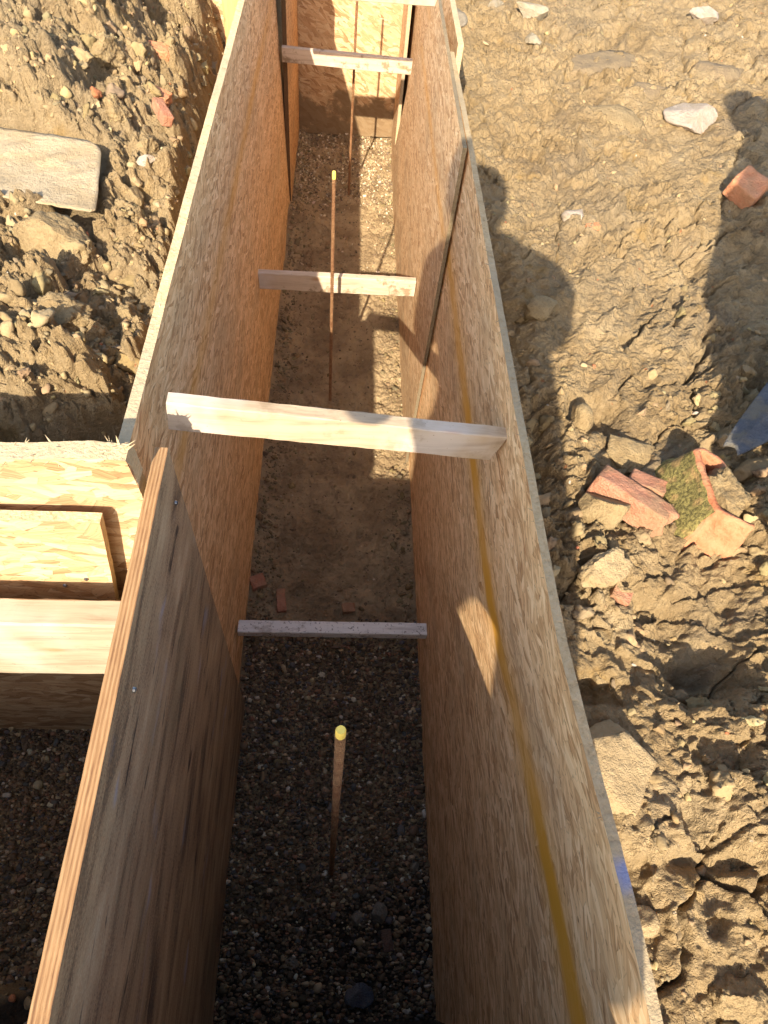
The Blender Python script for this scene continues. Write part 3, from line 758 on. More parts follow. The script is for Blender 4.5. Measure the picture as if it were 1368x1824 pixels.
# ------------------------------------------------------------------ reinforcing bars
def rebar(base, top, r, label, tip, seed):
    base, top = Vector(base), Vector(top)
    root = empty('reinforcing_bar', base); tag(root, label, 'steel bar', 'steel bars standing in the trench')
    ax = (top - base); L = ax.length; ax.normalize()
    u = ax.orthogonal().normalized(); v = ax.cross(u)
    def tube(z0, z1, rr, ribs, nm, mat, cap=False):
        bm = bmesh.new(); step = .0022 if ribs else .004; n = max(2, int((z1 - z0) / step)); rings = []
        for i in range(n + 1):
            z = z0 + (z1 - z0) * i / n; ring = []
            for k in range(12):
                a = k / 12 * 6.2832
                q = rr
                if ribs:
                    ph = (z / .0085 + a / 6.2832 * (1 if a < math.pi else -1)) % 1
                    q = rr + (.0011 if ph < .35 else 0)
                    if k in (0, 6): q = rr + .001
                if cap and i == n: q *= .8
                ring.append(bm.verts.new(base + ax * z + (u * math.cos(a) + v * math.sin(a)) * q))
            rings.append(ring)
        for i in range(n):
            for k in range(12): bm.faces.new((rings[i][k], rings[i][(k + 1) % 12], rings[i + 1][(k + 1) % 12], rings[i + 1][k]))
        bm.faces.new(rings[0][::-1]); bm.faces.new(rings[-1])
        me = bpy.data.meshes.new(nm); bm.to_mesh(me); bm.free()
        return link(nm, me, [mat], root, base)
    tube(-.04, L - (tip if tip else 0), r, True, 'bar', M['rust'], not tip)
    if tip: tube(L - tip, L, r + .0007, False, 'painted_tip', M['yellow'], True)
rebar((.328, .2, -.01), (.311, .2, 1.335), .0052, 'rusty ribbed bar standing in the near gravel, bright yellow tip', .018, 1)
rebar((.276, 1.94, .0), (.270, 1.94, .975), .0052, 'tall rusty bar with a yellow tip, in bare mud beyond the top strut', .022, 2)
rebar((.335, 3.512, .0), (.335, 3.52, 1.05), .0055, 'rusty bar farthest along the trench in front of the end board', 0, 3)

# ------------------------------------------------------------------ stones, bricks and clods
def rock_mesh(size, seed, cuts=7, rough=.05, sub=4, dmin=.5, dmax=.85, freq=2.2):
    bv, bf = ico(sub); r = np.random.default_rng(seed); v = bv.copy()
    for _ in range(cuts):
        n = r.normal(size=3); n /= np.linalg.norm(n); dd = r.uniform(dmin, dmax)
        t = np.maximum(v @ n - dd, 0); v = v - t[:, None] * n
    out = np.empty_like(v)
    for i, q in enumerate(v):
        p = Vector(q) * freq + Vector((seed * 3.7, seed * 1.3, 0))
        k = 1 + rough * (1.6 * mnoise.noise(p) + .9 * mnoise.noise(p * 2.7) + .6 * mnoise.noise(p * 6.5) + .45 * mnoise.noise(p * 13) + .3 * mnoise.noise(p * 27))
        out[i] = q * k
    return out * (np.array(size) / 2), bf

def rock(name, label, cat, x, y, size, mat, seed, rot=0., tilt=(0, 0), sink=.3, group=None, **k):
    v, f = rock_mesh(size, seed, **k)
    me = np_mesh(name, v, f)
    me.transform(Euler((tilt[0], tilt[1], rot)).to_matrix().to_4x4())
    zmin = min(q.co.z for q in me.vertices); zmax = max(q.co.z for q in me.vertices)
    z = hz(x, y) - zmin - (zmax - zmin) * sink
    o = link(name, me, [mat]); o.location = (x, y, z)
    return tag(o, label, cat, group)

def brick(name, label, x, y, size, mat, seed, rot, tilt=(0, 0), sink=.3, cat='brick', chip=.25):
    """a broken brick: flat faces, worn arrises, one ragged end"""
    bm = bmesh.new(); bmesh.ops.create_cube(bm, size=1)
    bmesh.ops.subdivide_edges(bm, edges=bm.edges[:], cuts=15, use_grid_fill=True)
    sx, sy, sz = size
    for v in bm.verts:
        c = v.co
        q = Vector((c.x * sx, c.y * sy, c.z * sz))
        m = sorted((abs(c.x), abs(c.y), abs(c.z)))
        edge = max(0, m[1] - .40) / .1
        n = mnoise.noise(q * 45 + Vector((seed * 5, 0, 0)))
        q *= 1 - edge * (.03 + .06 * max(0, n))
        q += Vector((mnoise.noise(q * 30 + Vector((seed, 1, 0))), mnoise.noise(q * 30 + Vector((seed, 5, 0))), mnoise.noise(q * 60 + Vector((seed, 9, 0))))) * .0022
        if c.x > .2: q.x += sx * chip * (c.x - .2) * (mnoise.noise(Vector((c.y * 2.6, c.z * 2.2, seed))) * 1.4)
        v.co = q
    me = bpy.data.meshes.new(name); bm.to_mesh(me); bm.free()
    me.transform(Euler((tilt[0], tilt[1], rot)).to_matrix().to_4x4())
    zmin = min(q.co.z for q in me.vertices); zmax = max(q.co.z for q in me.vertices)
    for p_ in me.polygons: p_.use_smooth = True
    o = link(name, me, [mat]); o.location = (x, y, hz(x, y) - zmin - (zmax - zmin) * sink)
    return tag(o, label, cat)

# right bank
rock('stone', 'broad tan stone beside the near right board, fully sunlit', 'stone', .762, .262, (.15, .19, .08), M['stone'], 3, .2, (.05, -.1), .12, cuts=9, rough=.035, dmin=.35)
rock('stone', 'rounded muddy stone above the red bricks on the right bank', 'stone', .965, .955, (.16, .14, .075), M['clod'], 8, .4, (.15, .1), .45, cuts=8, rough=.06, dmin=.4, sub=5)
rock('clod', 'flat topped clay clod left of the long red brick', 'clay clod', .842, .748, (.115, .085, .07), M['clod'], 11, -.3, (.1, -.1), .3, cuts=8, rough=.05)
rock('stone', 'jagged pale stone chunk below the long red brick', 'stone', .818, .613, (.12, .07, .06), M['stone'], 14, .45, (.15, -.2), .25, cuts=11, rough=.10, sub=5)
brick('brick', 'tiny pink brick chip beside the jagged pale stone chunk', .846, .566, (.036, .028, .02), M['brick'], 2, -.5, (.1, .2), .3, 'brick', .1)
brick('brick', 'half buried muddy brick below the jagged pale stone', .812, .455, (.085, .105, .03), M['clod'], 3, .1, (.04, .06), .55)
brick('brick', 'long red brick lying aslant on the right bank', .905, .772, (.165, .058, .06), M['brick'], 4, -.66, (-.25, .06), .12, chip=.3)
brick('brick', 'short pink brick piece above the long red brick', .953, .818, (.075, .045, .045), M['brick'], 5, -.5, (-.2, .0), .15, chip=.2)
rock('stone', 'large oval tan stone sunk in clay at the upper right', 'stone', 1.235, 2.52, (.30, .21, .09), M['clod'], 21, .1, (.05, 0), .74, cuts=6, rough=.05)
rock('stone', 'pinkish white stone at the upper right near the edge shadow', 'stone', 1.60, 2.60, (.24, .24, .10), M['pale'], 23, .5, (.12, .0), .35, cuts=9, rough=.035, dmin=.45)
brick('brick', 'bright orange angular brick piece at the right edge', 1.585, 2.02, (.10, .10, .06), M['orange'], 6, .75, (.2, -.2), .3, chip=.6)
brick('brick', 'small orange chip lying flat in the smooth clay', 1.034, 1.776, (.042, .018, .014), M['orange'], 7, .25, (0, 0), .4, 'brick chip')
rock('stone', 'small pale stone in the smooth clay near the orange chip', 'stone', .995, 1.842, (.08, .065, .04), M['pale'], 25, .3, (0, 0), .5)
rock('stone', 'white streaked stone at the top right corner', 'stone', 1.93, 3.57, (.19, .12, .08), M['pale'], 27, .6, (.1, .2), .4, cuts=9)
rock('concrete_lump', 'flat sided broken concrete lump at the top of the right bank', 'concrete', 1.07, 3.31, (.20, .09, .09), M['concrete'], 29, .15, (.1, 0), .25, cuts=9, rough=.03, dmin=.35)
rock('concrete_lump', 'small pointed concrete piece below the flat sided lump', 'concrete', 1.06, 3.13, (.07, .10, .05), M['concrete'], 31, .3, (.1, .1), .3, cuts=9, rough=.04)
rock('concrete_lump', 'pale concrete sliver at the top edge near the boards', 'concrete', .93, 3.40, (.12, .055, .05), M['concrete'], 33, .6, (.1, .1), .3, cuts=8, rough=.04)
rock('stone', 'flat grey stone leaning behind the slanted board', 'stone', .735, 3.24, (.12, .16, .06), M['grey'], 35, .2, (0, .2), .3, cuts=9, rough=.03, dmin=.4)
rock('stone', 'knobbly little stone beside the near end of the striped board', 'stone', .757, .04, (.042, .04, .035), M['stone'], 37, 0, (0, 0), .3)
rock('clod', 'rounded clay lump at the lower right corner', 'clay clod', .862, -.06, (.075, .10, .06), M['clod'], 42, .3, (.0, 0), .45, rough=.12, sub=5)
rock('clod', 'dark clay lump in the shadow beside the right boards', 'clay clod', .815, 1.38, (.10, .085, .06), M['clod'], 41, .2, (.1, 0), .5)
rock('clod', 'upright clay lump beside the shaded hollow', 'clay clod', .86, 1.03, (.055, .075, .08), M['clod'], 43, .2, (.1, 0), .2)
rock('clay_slab', 'long slick clay ridge at the top of the right bank', 'clay', 1.32, 2.96, (.45, .24, .10), M['dkclay'], 45, .35, (.15, 0), .8, cuts=5, rough=.06)
rock('clay_slab', 'dark clay block in the top right corner below the white stone', 'clay', 1.86, 3.05, (.34, .22, .15), M['dkclay'], 47, .6, (.15, .1), .8, cuts=7, rough=.07)
rock('clay_slab', 'clay block left of the pinkish white stone', 'clay', 1.48, 2.80, (.28, .14, .10), M['dkclay'], 49, .5, (.2, 0), .8, cuts=7, rough=.07)
rock('clod', 'big shaded clod at the right edge under the blue blade', 'clay clod', 1.19, .70, (.13, .17, .10), M['clod'], 51, .3, (.1, 0), .35, cuts=8, rough=.06)
# left heap
rock('clod', 'biggest flat faced clod below the spade on the left heap', 'clay clod', -.365, 1.35, (.21, .16, .12), M['clod'], 61, -.2, (.12, .05), .22, cuts=9, rough=.07, dmin=.4, sub=5)
brick('brick', 'orange brick piece poking out of the heap near the boards', -.245, 2.10, (.06, .04, .035), M['orange'], 8, -.3, (.1, .2), .3)
brick('brick', 'narrow red brick shard standing on edge in the heap', -.215, 1.985, (.03, .085, .03), M['brick'], 9, .55, (.2, .3), .25)
brick('brick', 'muddy pink brick at the crest of the heap', -.29, 2.36, (.08, .045, .045), M['orange'], 10, -.25, (.1, 0), .3)
rock('clay_slab', 'dark streaked clay slab at the crest of the left heap', 'clay', -.47, 2.44, (.17, .19, .11), M['dkclay'], 63, .3, (.25, .2), .3, cuts=8, rough=.04)
rock('clod', 'rounded clod right of the spade blade', 'clay clod', -.225, 1.775, (.075, .08, .07), M['clod'], 65, .2, (0, 0), .25, rough=.12, sub=5)
rock('clod', 'rough clod above the spade blade', 'clay clod', -.325, 1.93, (.085, .085, .08), M['clod'], 67, .6, (0, 0), .25, rough=.13, sub=5)
rock('clod', 'long upright clod just right of the spade corner', 'clay clod', -.225, 1.60, (.045, .09, .06), M['clod'], 69, .2, (.1, 0), .2, rough=.07)
rock('clod', 'large clod on the upper slope of the left heap', 'clay clod', -.40, 2.19, (.11, .10, .09), M['clod'], 71, .2, (.1, .1), .3, rough=.13, sub=5)
rock('clod', 'pale clod low on the heap near the left board', 'clay clod', -.165, 1.18, (.075, .085, .07), M['clod'], 73, .2, (.1, .1), .3, rough=.13, sub=5)
rock('clod', 'crumbling clod in the middle of the lower heap', 'clay clod', -.27, 1.10, (.12, .10, .08), M['clod'], 75, .5, (.1, .1), .35, rough=.14, sub=5)
rock('clod', 'wedge shaped clod at the left edge below the flat faced one', 'clay clod', -.46, 1.13, (.13, .10, .09), M['clod'], 77, .9, (.1, .1), .35, rough=.13, sub=5)
rock('stone', 'pale stone chip on the heap between spade and boards', 'stone', -.205, 1.70, (.05, .03, .03), M['pale'], 79, .4, (.1, 0), .3)
# trench floor
brick('brick', 'long red brick shard in the mud before the low strut', .137, 1.01, (.03, .085, .03), M['brick'], 11, .12, (0, .1), .5)
brick('brick', 'small square red brick bit in the mud before the low strut', .364, .985, (.042, .032, .025), M['brick'], 12, .1, (0, 0), .5)
brick('brick', 'dull red brick bit against the foot of the left board', .055, 1.08, (.05, .05, .03), M['brick'], 13, .4, (0, 0), .55)
rock('stone', 'dark blue grey stone at the bottom of the photo', 'stone', .405, -.075, (.075, .065, .05), M['blue'], 81, .2, (0, 0), .25, cuts=8, rough=.03)
rock('stone', 'smooth brown stone in the gravel, right of the bar', 'stone', .397, .095, (.042, .036, .03), M['grey'], 83, .2, (0, 0), .3, cuts=6, rough=.03)
rock('stone', 'grey angular stone in the gravel beside the smooth brown one', 'stone', .455, .105, (.05, .055, .036), M['grey'], 85, .5, (0, 0), .3, cuts=9, rough=.03)
rock('stone', 'brown stone half under mud against the right board foot', 'stone', .555, .21, (.045, .035, .03), M['grey'], 87, .2, (0, 0), .4, cuts=8)
brick('brick', 'dull purple brick sliver lying in the near gravel', .477, .045, (.026, .05, .02), mat_stone('purple_brick', (.12, .06, .05), (.17, .09, .075), .3, 30.), 14, .1, (0, 0), .35)
rock('stone', 'flat dark stone in the gravel near the lower left', 'stone', .235, .0, (.04, .03, .02), M['grey'], 89, .2, (0, 0), .4)
for i, (x, y, s_, lb) in enumerate(((-.348, -.062, .022, 'yellow brown pebble on the muddy ledge at bottom left'), (-.39, -.055, .014, 'small pinkish pebble on the muddy ledge, left of the yellow one'), (-.325, -.085, .017, 'grey pebble on the muddy ledge against the plywood'), (-.345, -.105, .014, 'pale pebble lowest on the muddy ledge'))):
    rock('pebble', lb, 'pebble', x, y, (s_ * 1.1, s_ * 1.3, s_), (M['stone'], M['orange'], M['pale'], M['pale'])[i], 91 + i, i * .7, (0, 0), .2, cuts=5, rough=.03)

# ------------------------------------------------------------------ broken chimney pot
def pot():
    # rim of a channel-shaped fragment, open to the right
    C0 = Vector((1.045, .765))
    top = [(.058, .03), (.055, .075), (.020, .112), (-.002, .106), (-.004, .04), (-.004, -.045), (.012, -.062), (.060, -.088)]
    top = [Vector(q) for q in top]
    P = []
    for i in range(len(top) - 1):
        for j in range(8): P.append(top[i].lerp(top[i + 1], j / 8))
    P.append(top[-1])
    for _ in range(3):
        P = [P[0]] + [(P[i - 1] + P[i] * 2 + P[i + 1]) / 4 for i in range(1, len(P) - 1)] + [P[-1]]
    n = len(P)
    z0 = hz(C0.x, C0.y) - .03
    bm = bmesh.new(); col = {}
    layers = 10
    def nrm(i):
        a = P[max(0, i - 1)]; b = P[min(n - 1, i + 1)]; d = (b - a).normalized(); return Vector((d.y, -d.x))
    rings = []
    for k in range(layers + 1):
        t = k / layers; ring = []
        for i in range(n):
            fl = (.05 if i / (n - 1) < .78 else .03) * (1 - t) ** 1.15
            o = nrm(i) * fl
            q = C0 + P[i] + o
            z = z0 + .105 * t
            w = Vector((q.x, q.y, z)); w += Vector((mnoise.noise(w * 45), mnoise.noise(w * 45 + Vector((9, 0, 0))), mnoise.noise(w * 45 + Vector((0, 9, 0))))) * .004
            v = bm.verts.new(w); ring.append(v)
            s = i / (n - 1)
            col[v] = 1.0 if ((.34 < s < .75) and t < .93) else (.0)
        rings.append(ring)
    th = .010
    for k in range(layers, -1, -2):
        t = k / layers; ring = []
        for i in range(n):
            q = C0 + P[i] - nrm(i) * (th - .015 * (1 - t)); w = Vector((q.x, q.y, z0 + .105 * t)); w += Vector((1, 1, 1)) * mnoise.noise(w * 60) * .002
            v = bm.verts.new(w); ring.append(v); col[v] = 0.
        rings.append(ring)
    for a, b in zip(rings[:-1], rings[1:]):
        for i in range(n - 1): bm.faces.new((a[i], a[i + 1], b[i + 1], b[i]))
    a, b = rings[-1], rings[0]
    for i in range(n - 1): bm.faces.new((a[i], a[i + 1], b[i + 1], b[i]))
    e0 = [r[0] for r in rings]; e1 = [r[-1] for r in rings]
    bm.faces.new(e0); bm.faces.new(e1[::-1])
    bmesh.ops.recalc_face_normals(bm, faces=bm.faces)
    bm.verts.index_update()
    cl = [col[v] for v in bm.verts]
    me = bpy.data.meshes.new('pot_fragment'); bm.to_mesh(me); bm.free()
    at = me.color_attributes.new('tint', 'FLOAT_COLOR', 'POINT')
    for i, c in enumerate(cl): at.data[i].color = (c, c, c, 1)
    for p_ in me.polygons: p_.use_smooth = True
    o = link('pot_fragment', me, [M['pot']], None, (C0.x, C0.y, z0))
    tag(o, 'broken orange terracotta pot fragment with a mossy yellow green side', 'pot fragment')
    rock('clod', 'crumbly clay packed inside the broken terracotta pot', 'clay clod', C0.x + .045, C0.y + .005, (.075, .14, .13), M['clod'], 95, .1, (0, 0), .25, rough=.12, sub=5)
pot()

# ------------------------------------------------------------------ spade blades
def spade():
    root = empty('spade', (-.42, 1.6, 1.07)); tag(root, 'mud caked flat spade blade lying on the left heap', 'spade')
    bm = bmesh.new()
    # corners: tip edge at the right, blade runs out to the left; slightly dished
    A, B, Cc, D = Vector((-.322, 1.742)), Vector((-.270, 1.436)), Vector((-.80, 1.55)), Vector((-.80, 1.83))
    nu, nv = 44, 26; g = []
    for i in range(nu + 1):
        row = []
        for j in range(nv + 1):
            s, t = i / nu, j / nv
            # round the two tip corners
            q = A.lerp(B, t).lerp(D.lerp(Cc, t), s)
            cut = 0
            e = min(t, 1 - t)
            rad = .13 if t < .5 else .05
            if e < rad: cut = (rad - math.sqrt(max(0, rad * rad - (rad - e) ** 2))) * .55
            q = q + (D.lerp(Cc, t) - A.lerp(B, t)) * (cut * (1 - s) ** 3)
            z = 1.112 + .008 * math.cos((t - .5) * math.pi) * -1 + .004 * mnoise.noise(Vector((q.x * 9, q.y * 9, 0))) - .012 * s
            mud = max(0, mnoise.noise(Vector((q.x * 16, q.y * 16, 4))) - .18) * .016 + max(0, mnoise.noise(Vector((q.x * 45, q.y * 45, 8))) - .3) * .008
            row.append(bm.verts.new((q.x, q.y, z + mud)))
        g.append(row)
    low = [[bm.verts.new(v.co - Vector((0, 0, .004))) for v in row] for row in g]
    for i in range(nu):
        for j in range(nv):
            bm.faces.new((g[i][j], g[i + 1][j], g[i + 1][j + 1], g[i][j + 1])); bm.faces.new((low[i][j], low[i][j + 1], low[i + 1][j + 1], low[i + 1][j]))
    for i in range(nu):
        for j in (0, nv): bm.faces.new((g[i][j], g[i + 1][j], low[i + 1][j], low[i][j]))
    for j in range(nv):
        for i in (0, nu): bm.faces.new((g[i][j], g[i][j + 1], low[i][j + 1], low[i][j]))
    bmesh.ops.recalc_face_normals(bm, faces=bm.faces)
    me = bpy.data.meshes.new('blade'); bm.to_mesh(me); bm.free()
    for p_ in me.polygons: p_.use_smooth = True
    link('blade', me, [M['blade']], root)
    bm = bmesh.new()
    a = Vector((-.78, 1.69, 1.09)); b = Vector((-1.75, 1.86, 1.30))
    tube_between(bm, a, a.lerp(b, .18), .022, .02)
    link('socket', to_mesh(bm, 'socket'), [M['blade']], root)
    bm = bmesh.new(); tube_between(bm, a.lerp(b, .16), b, .0165, .0165)
    sd = Vector((.06, .35, 0)).normalized()
    tube_between(bm, b - sd * .06, b + sd * .06, .018, .018)
    link('handle', to_mesh(bm, 'handle'), [M['handle']], root)
    for c in root.children: c.location = -Vector(root.location)

def to_mesh(bm, name):
    bmesh.ops.recalc_face_normals(bm, faces=bm.faces)
    me = bpy.data.meshes.new(name); bm.to_mesh(me); bm.free()
    for p_ in me.polygons: p_.use_smooth = True
    return me

def tube_between(bm, a, b, r0, r1, n=14, seg=6):
    a, b = Vector(a), Vector(b); ax = (b - a).normalized(); u = ax.orthogonal().normalized(); v = ax.cross(u); rings = []
    for i in range(seg + 1):
        t = i / seg; r = r0 + (r1 - r0) * t
        rings.append([bm.verts.new(a.lerp(b, t) + (u * math.cos(k / n * 6.2832) + v * math.sin(k / n * 6.2832)) * r) for k in range(n)])
    for i in range(seg):
        for k in range(n): bm.faces.new((rings[i][k], rings[i][(k + 1) % n], rings[i + 1][(k + 1) % n], rings[i + 1][k]))
    bm.faces.new(rings[0][::-1]); bm.faces.new(rings[-1])
spade()

def blue_blade():
    """pointed navy blade whose tip rests on the clay; the shaft runs out of the picture to the upper right"""
    root = empty('trenching_spade', (1.135, .885, 1.0)); tag(root, 'muddy navy blue pointed spade blade entering at the right edge', 'spade')
    tip = Vector((1.135, .882, 1.028)); ax = Vector((.70, .56, .16)).normalized()
    side = Vector((.56, -.70, .10)); side = (side - ax * side.dot(ax)).normalized(); up = ax.cross(side) * -1
    if up.z < 0: up = -up
    bm = bmesh.new(); L = .42; nu, nv = 40, 20; g = []; lo = []
    for i in range(nu + 1):
        s = i / nu; w = .017 + .052 * min(1, s / .62) ** .8
        row = []; rl = []
        for j in range(nv + 1):
            t = j / nv * 2 - 1
            h = -.012 * t * t * min(1, s * 2) + .012 * math.exp(-((t + .1) / .22) ** 2) * min(1, s * 3)
            p = tip + ax * (s * L - .012 * t * t * (1 - s)) + side * (w * t) + up * h
            p += up * max(0, mnoise.noise(p * 60)) * .002
            row.append(bm.verts.new(p)); rl.append(bm.verts.new(p - up * .005))
        g.append(row); lo.append(rl)
    for i in range(nu):
        for j in range(nv):
            bm.faces.new((g[i][j], g[i + 1][j], g[i + 1][j + 1], g[i][j + 1])); bm.faces.new((lo[i][j], lo[i][j + 1], lo[i + 1][j + 1], lo[i + 1][j]))
        for j in (0, nv): bm.faces.new((g[i][j], g[i + 1][j], lo[i + 1][j], lo[i][j]))
    for j in range(nv):
        for i in (0, nu): bm.faces.new((g[i][j], g[i][j + 1], lo[i][j + 1], lo[i][j]))
    link('blade', to_mesh(bm, 'blade'), [M['navy']], root)
    bm = bmesh.new(); a = tip + ax * (L - .03) + up * .004; b = tip + ax * 1.25
    tube_between(bm, a, a + ax * .16, .021, .019); link('socket', to_mesh(bm, 'socket'), [M['navy']], root)
    bm = bmesh.new(); tube_between(bm, a + ax * .15, b, .0165, .0165); tube_between(bm, b - side * .06, b + side * .06, .018, .018)
    link('handle', to_mesh(bm, 'handle'), [M['handle']], root)
    for c in root.children: c.location = -Vector(root.location)
blue_blade()

# ------------------------------------------------------------------ people (just outside the frame: their shadows fall into it)
M['skin'] = mat_flat('skin', (.50, .30, .21), .55, 0, .12)
M['jacket'] = mat_flat('dark_jacket_cloth', (.05, .06, .085), .9, 0, .3)
M['jacket2'] = mat_flat('orange_workwear_cloth', (.62, .20, .03), .9, 0, .2)
M['trousers'] = mat_flat('work_trouser_cloth', (.06, .065, .08), .9, 0, .3)
M['boots'] = mat_flat('boot_leather', (.10, .06, .03), .7, 0, .3)
M['hair'] = mat_flat('brown_hair', (.05, .03, .018), .8, 0, .4)
M['glass'] = mat_flat('phone_case', (.02, .02, .022), .3, 0, .1)

def person(label, J, E, hands, mats, zones, hair):
    """J joint -> (pos, radius); E edges; hands: (wrist, direction, palm normal)"""
    me = bpy.data.meshes.new('body'); names = list(J)
    pts = [Vector(J[k][0]) for k in names]; rad = [J[k][1] for k in names]; ed = [(names.index(a), names.index(b)) for a, b in E]
    for (w, d, nrm, curl, sgn) in hands:
        wi = names.index(w); wp = pts[wi]; d = Vector(d).normalized(); nrm = Vector(nrm).normalized(); sd = d.cross(nrm).normalized() * sgn
        pts.append(wp + d * .05); rad.append(.022); pi = len(pts) - 1; ed.append((wi, pi))
        for k, (off, ln) in enumerate(((-.030, .066), (-.010, .076), (.010, .072), (.029, .056))):
            last = pi; q = wp + d * .085 + sd * off; pts.append(q); rad.append(.0105); ed.append((last, len(pts) - 1)); last = len(pts) - 1
            dd = d.copy()
            for m in range(3):
                dd = (dd * math.cos(curl) + nrm * math.sin(curl)).normalized(); q = q + dd * ln * (.42, .32, .26)[m]
                pts.append(q); rad.append((.0092, .0086, .0076)[m]); ed.append((last, len(pts) - 1)); last = len(pts) - 1
        q = wp + d * .03 - sd * .036; pts.append(q); rad.append(.012); ed.append((pi, len(pts) - 1)); last = len(pts) - 1
        for m in range(2):
            q = q + (d * .8 - sd * .5 + nrm * .4).normalized() * (.034, .028)[m]; pts.append(q); rad.append((.0105, .009)[m]); ed.append((last, len(pts) - 1)); last = len(pts) - 1
    me.from_pydata([p_[:] for p_ in pts], ed, [])
    tmp = bpy.data.objects.new('body_cage', me); COL.objects.link(tmp)
    sk = tmp.modifiers.new('s', 'SKIN'); sk.use_smooth_shade = True
    for i, r in enumerate(rad):
        v = me.skin_vertices[0].data[i]; v.radius = (r, r) if not isinstance(r, tuple) else r; v.use_root = (i == 0)
    ss = tmp.modifiers.new('d', 'SUBSURF'); ss.levels = 2; ss.render_levels = 2
    dg = bpy.context.evaluated_depsgraph_get()
    bmesh_ = bpy.data.meshes.new_from_object(tmp.evaluated_get(dg))
    bpy.data.objects.remove(tmp)
    for m in mats: bmesh_.materials.append(m)
    for p_ in bmesh_.polygons:
        p_.material_index = zones(p_.center); p_.use_smooth = True
    # a face: nose ridge, eye hollows and mouth pressed into the head surface
    hp = Vector(J['head'][0]); fw = hair['front']; upv = hair['up']; sdv = fw.cross(upv).normalized()
    for v in bmesh_.vertices:
        q = v.co - hp; a, b, c = q.dot(fw), q.dot(upv), q.dot(sdv)
        if a > .03 and abs(b) < .14:
            k = .022 * math.exp(-(c / .012) ** 2 - ((b + .02) / .026) ** 2) - .012 * (math.exp(-((c - .033) / .016) ** 2 - ((b - .005) / .013) ** 2) + math.exp(-((c + .033) / .016) ** 2 - ((b - .005) / .013) ** 2)) + .005 * math.exp(-(c / .024) ** 2 - ((b + .07) / .01) ** 2)
            v.co += fw * k
    base = Vector(J['ankle_l'][0]).lerp(Vector(J['ankle_r'][0]), .5); base.z -= .09
    root = empty('person', base); tag(root, label, 'person')
    b = link('body', bmesh_, [], root); b.location = -base
    # hair or hat: a shell over the crown
    bv, bf = ico(4); out = []
    for q in bv:
        q = Vector(q); k = hair['r']
        p_ = hp + upv * .045 - fw * .012 + Vector((sdv * q.dot(Vector((1, 0, 0))) * .088 * k + fw * q.dot(Vector((0, 1, 0))) * .108 * k + upv * max(q.z, -.35) * .095 * k))
        p_ += Vector((1, 1, 1)) * mnoise.noise(p_ * 40) * .003
        out.append(p_[:])
    hm = np_mesh('hair', np.array(out), bf); h = link(hair['name'], hm, [hair['mat']], root); h.location = -base
    for sgn in (-1, 1):
        v, f = rock_mesh((.02, .045, .06), 5, 0, .02, 3); e = np_mesh('ear', v, f)
        Rm = Matrix((sdv, fw, upv)).transposed().to_4x4(); e.transform(Rm); e.transform(Matrix.Translation(hp + sdv * sgn * .080 - upv * .0 - fw * .01))
        o = link('ear', e, [M['skin']], root); o.location = -base
    return root

def sh(xs, zs, y):
    """point at depth y whose shadow falls where a point (xs, zs) at depth -.2 would throw it"""
    k = (y + .2) / 1.43
    return (xs + .345 * k, y, zs - k)

g1 = hz(.2, -.45)
J1 = {
 'pelvis': (sh(.385, 1.64, -.42), (.195, .15)), 'waist': (sh(.37, 1.79, -.41), (.19, .14)), 'chest': (sh(.30, 2.02, -.37), (.185, .14)), 'collar': (sh(.26, 2.20, -.33), (.095, .08)),
 'neck': (sh(.232, 2.29, -.30), .06), 'head': (sh(.205, 2.385, -.26), (.095, .112)), 'crown': (sh(.19, 2.455, -.27), (.078, .09)),
 'shoulder_l': (sh(.118, 2.15, -.33), .074), 'elbow_l': (sh(.105, 1.885, -.16), .058), 'wrist_l': ((.215, -.075, 2.0), .032),
 'shoulder_r': (sh(.455, 2.135, -.33), .078), 'elbow_r': (sh(.468, 1.99, -.18), .062), 'wrist_r': ((.37, -.075, 2.0), .032),
 'hip_l': (sh(.285, 1.52, -.42), .125), 'knee_l': (sh(.285, 1.16, -.40), .11), 'ankle_l': ((.10, -.46, g1 + .09), .045), 'toe_l': ((.06, -.30, g1 + .045), .042),
 'hip_r': (sh(.505, 1.53, -.42), .09), 'knee_r': (sh(.53, 1.20, -.40), .066), 'ankle_r': ((.44, -.46, g1 + .09), .045), 'toe_r': ((.48, -.30, g1 + .045), .042)}
E1 = [('pelvis', 'waist'), ('waist', 'chest'), ('chest', 'collar'), ('collar', 'neck'), ('neck', 'head'), ('head', 'crown'), ('collar', 'shoulder_l'), ('shoulder_l', 'elbow_l'), ('elbow_l', 'wrist_l'), ('collar', 'shoulder_r'), ('shoulder_r', 'elbow_r'), ('elbow_r', 'wrist_r'), ('pelvis', 'hip_l'), ('hip_l', 'knee_l'), ('knee_l', 'ankle_l'), ('ankle_l', 'toe_l'), ('pelvis', 'hip_r'), ('hip_r', 'knee_r'), ('knee_r', 'ankle_r'), ('ankle_r', 'toe_r')]
hd1 = Vector(J1['head'][0]); nk1 = Vector(J1['neck'][0])
def zone1(c):
    if (c - Vector((.29, -.05, 2.02))).length < .13: return 0
    if c.z > nk1.z - .02 and (c - hd1).length < .22: return 0
    if c.z < g1 + .2: return 3
    return 1 if c.z > Vector(J1['hip_l'][0]).z - .08 else 2
fw1 = (Vector((.29, 0, 2.03)) - hd1).normalized(); up1 = (Vector((-.1, .3, 1)) - fw1 * Vector((-.1, .3, 1)).dot(fw1)).normalized()
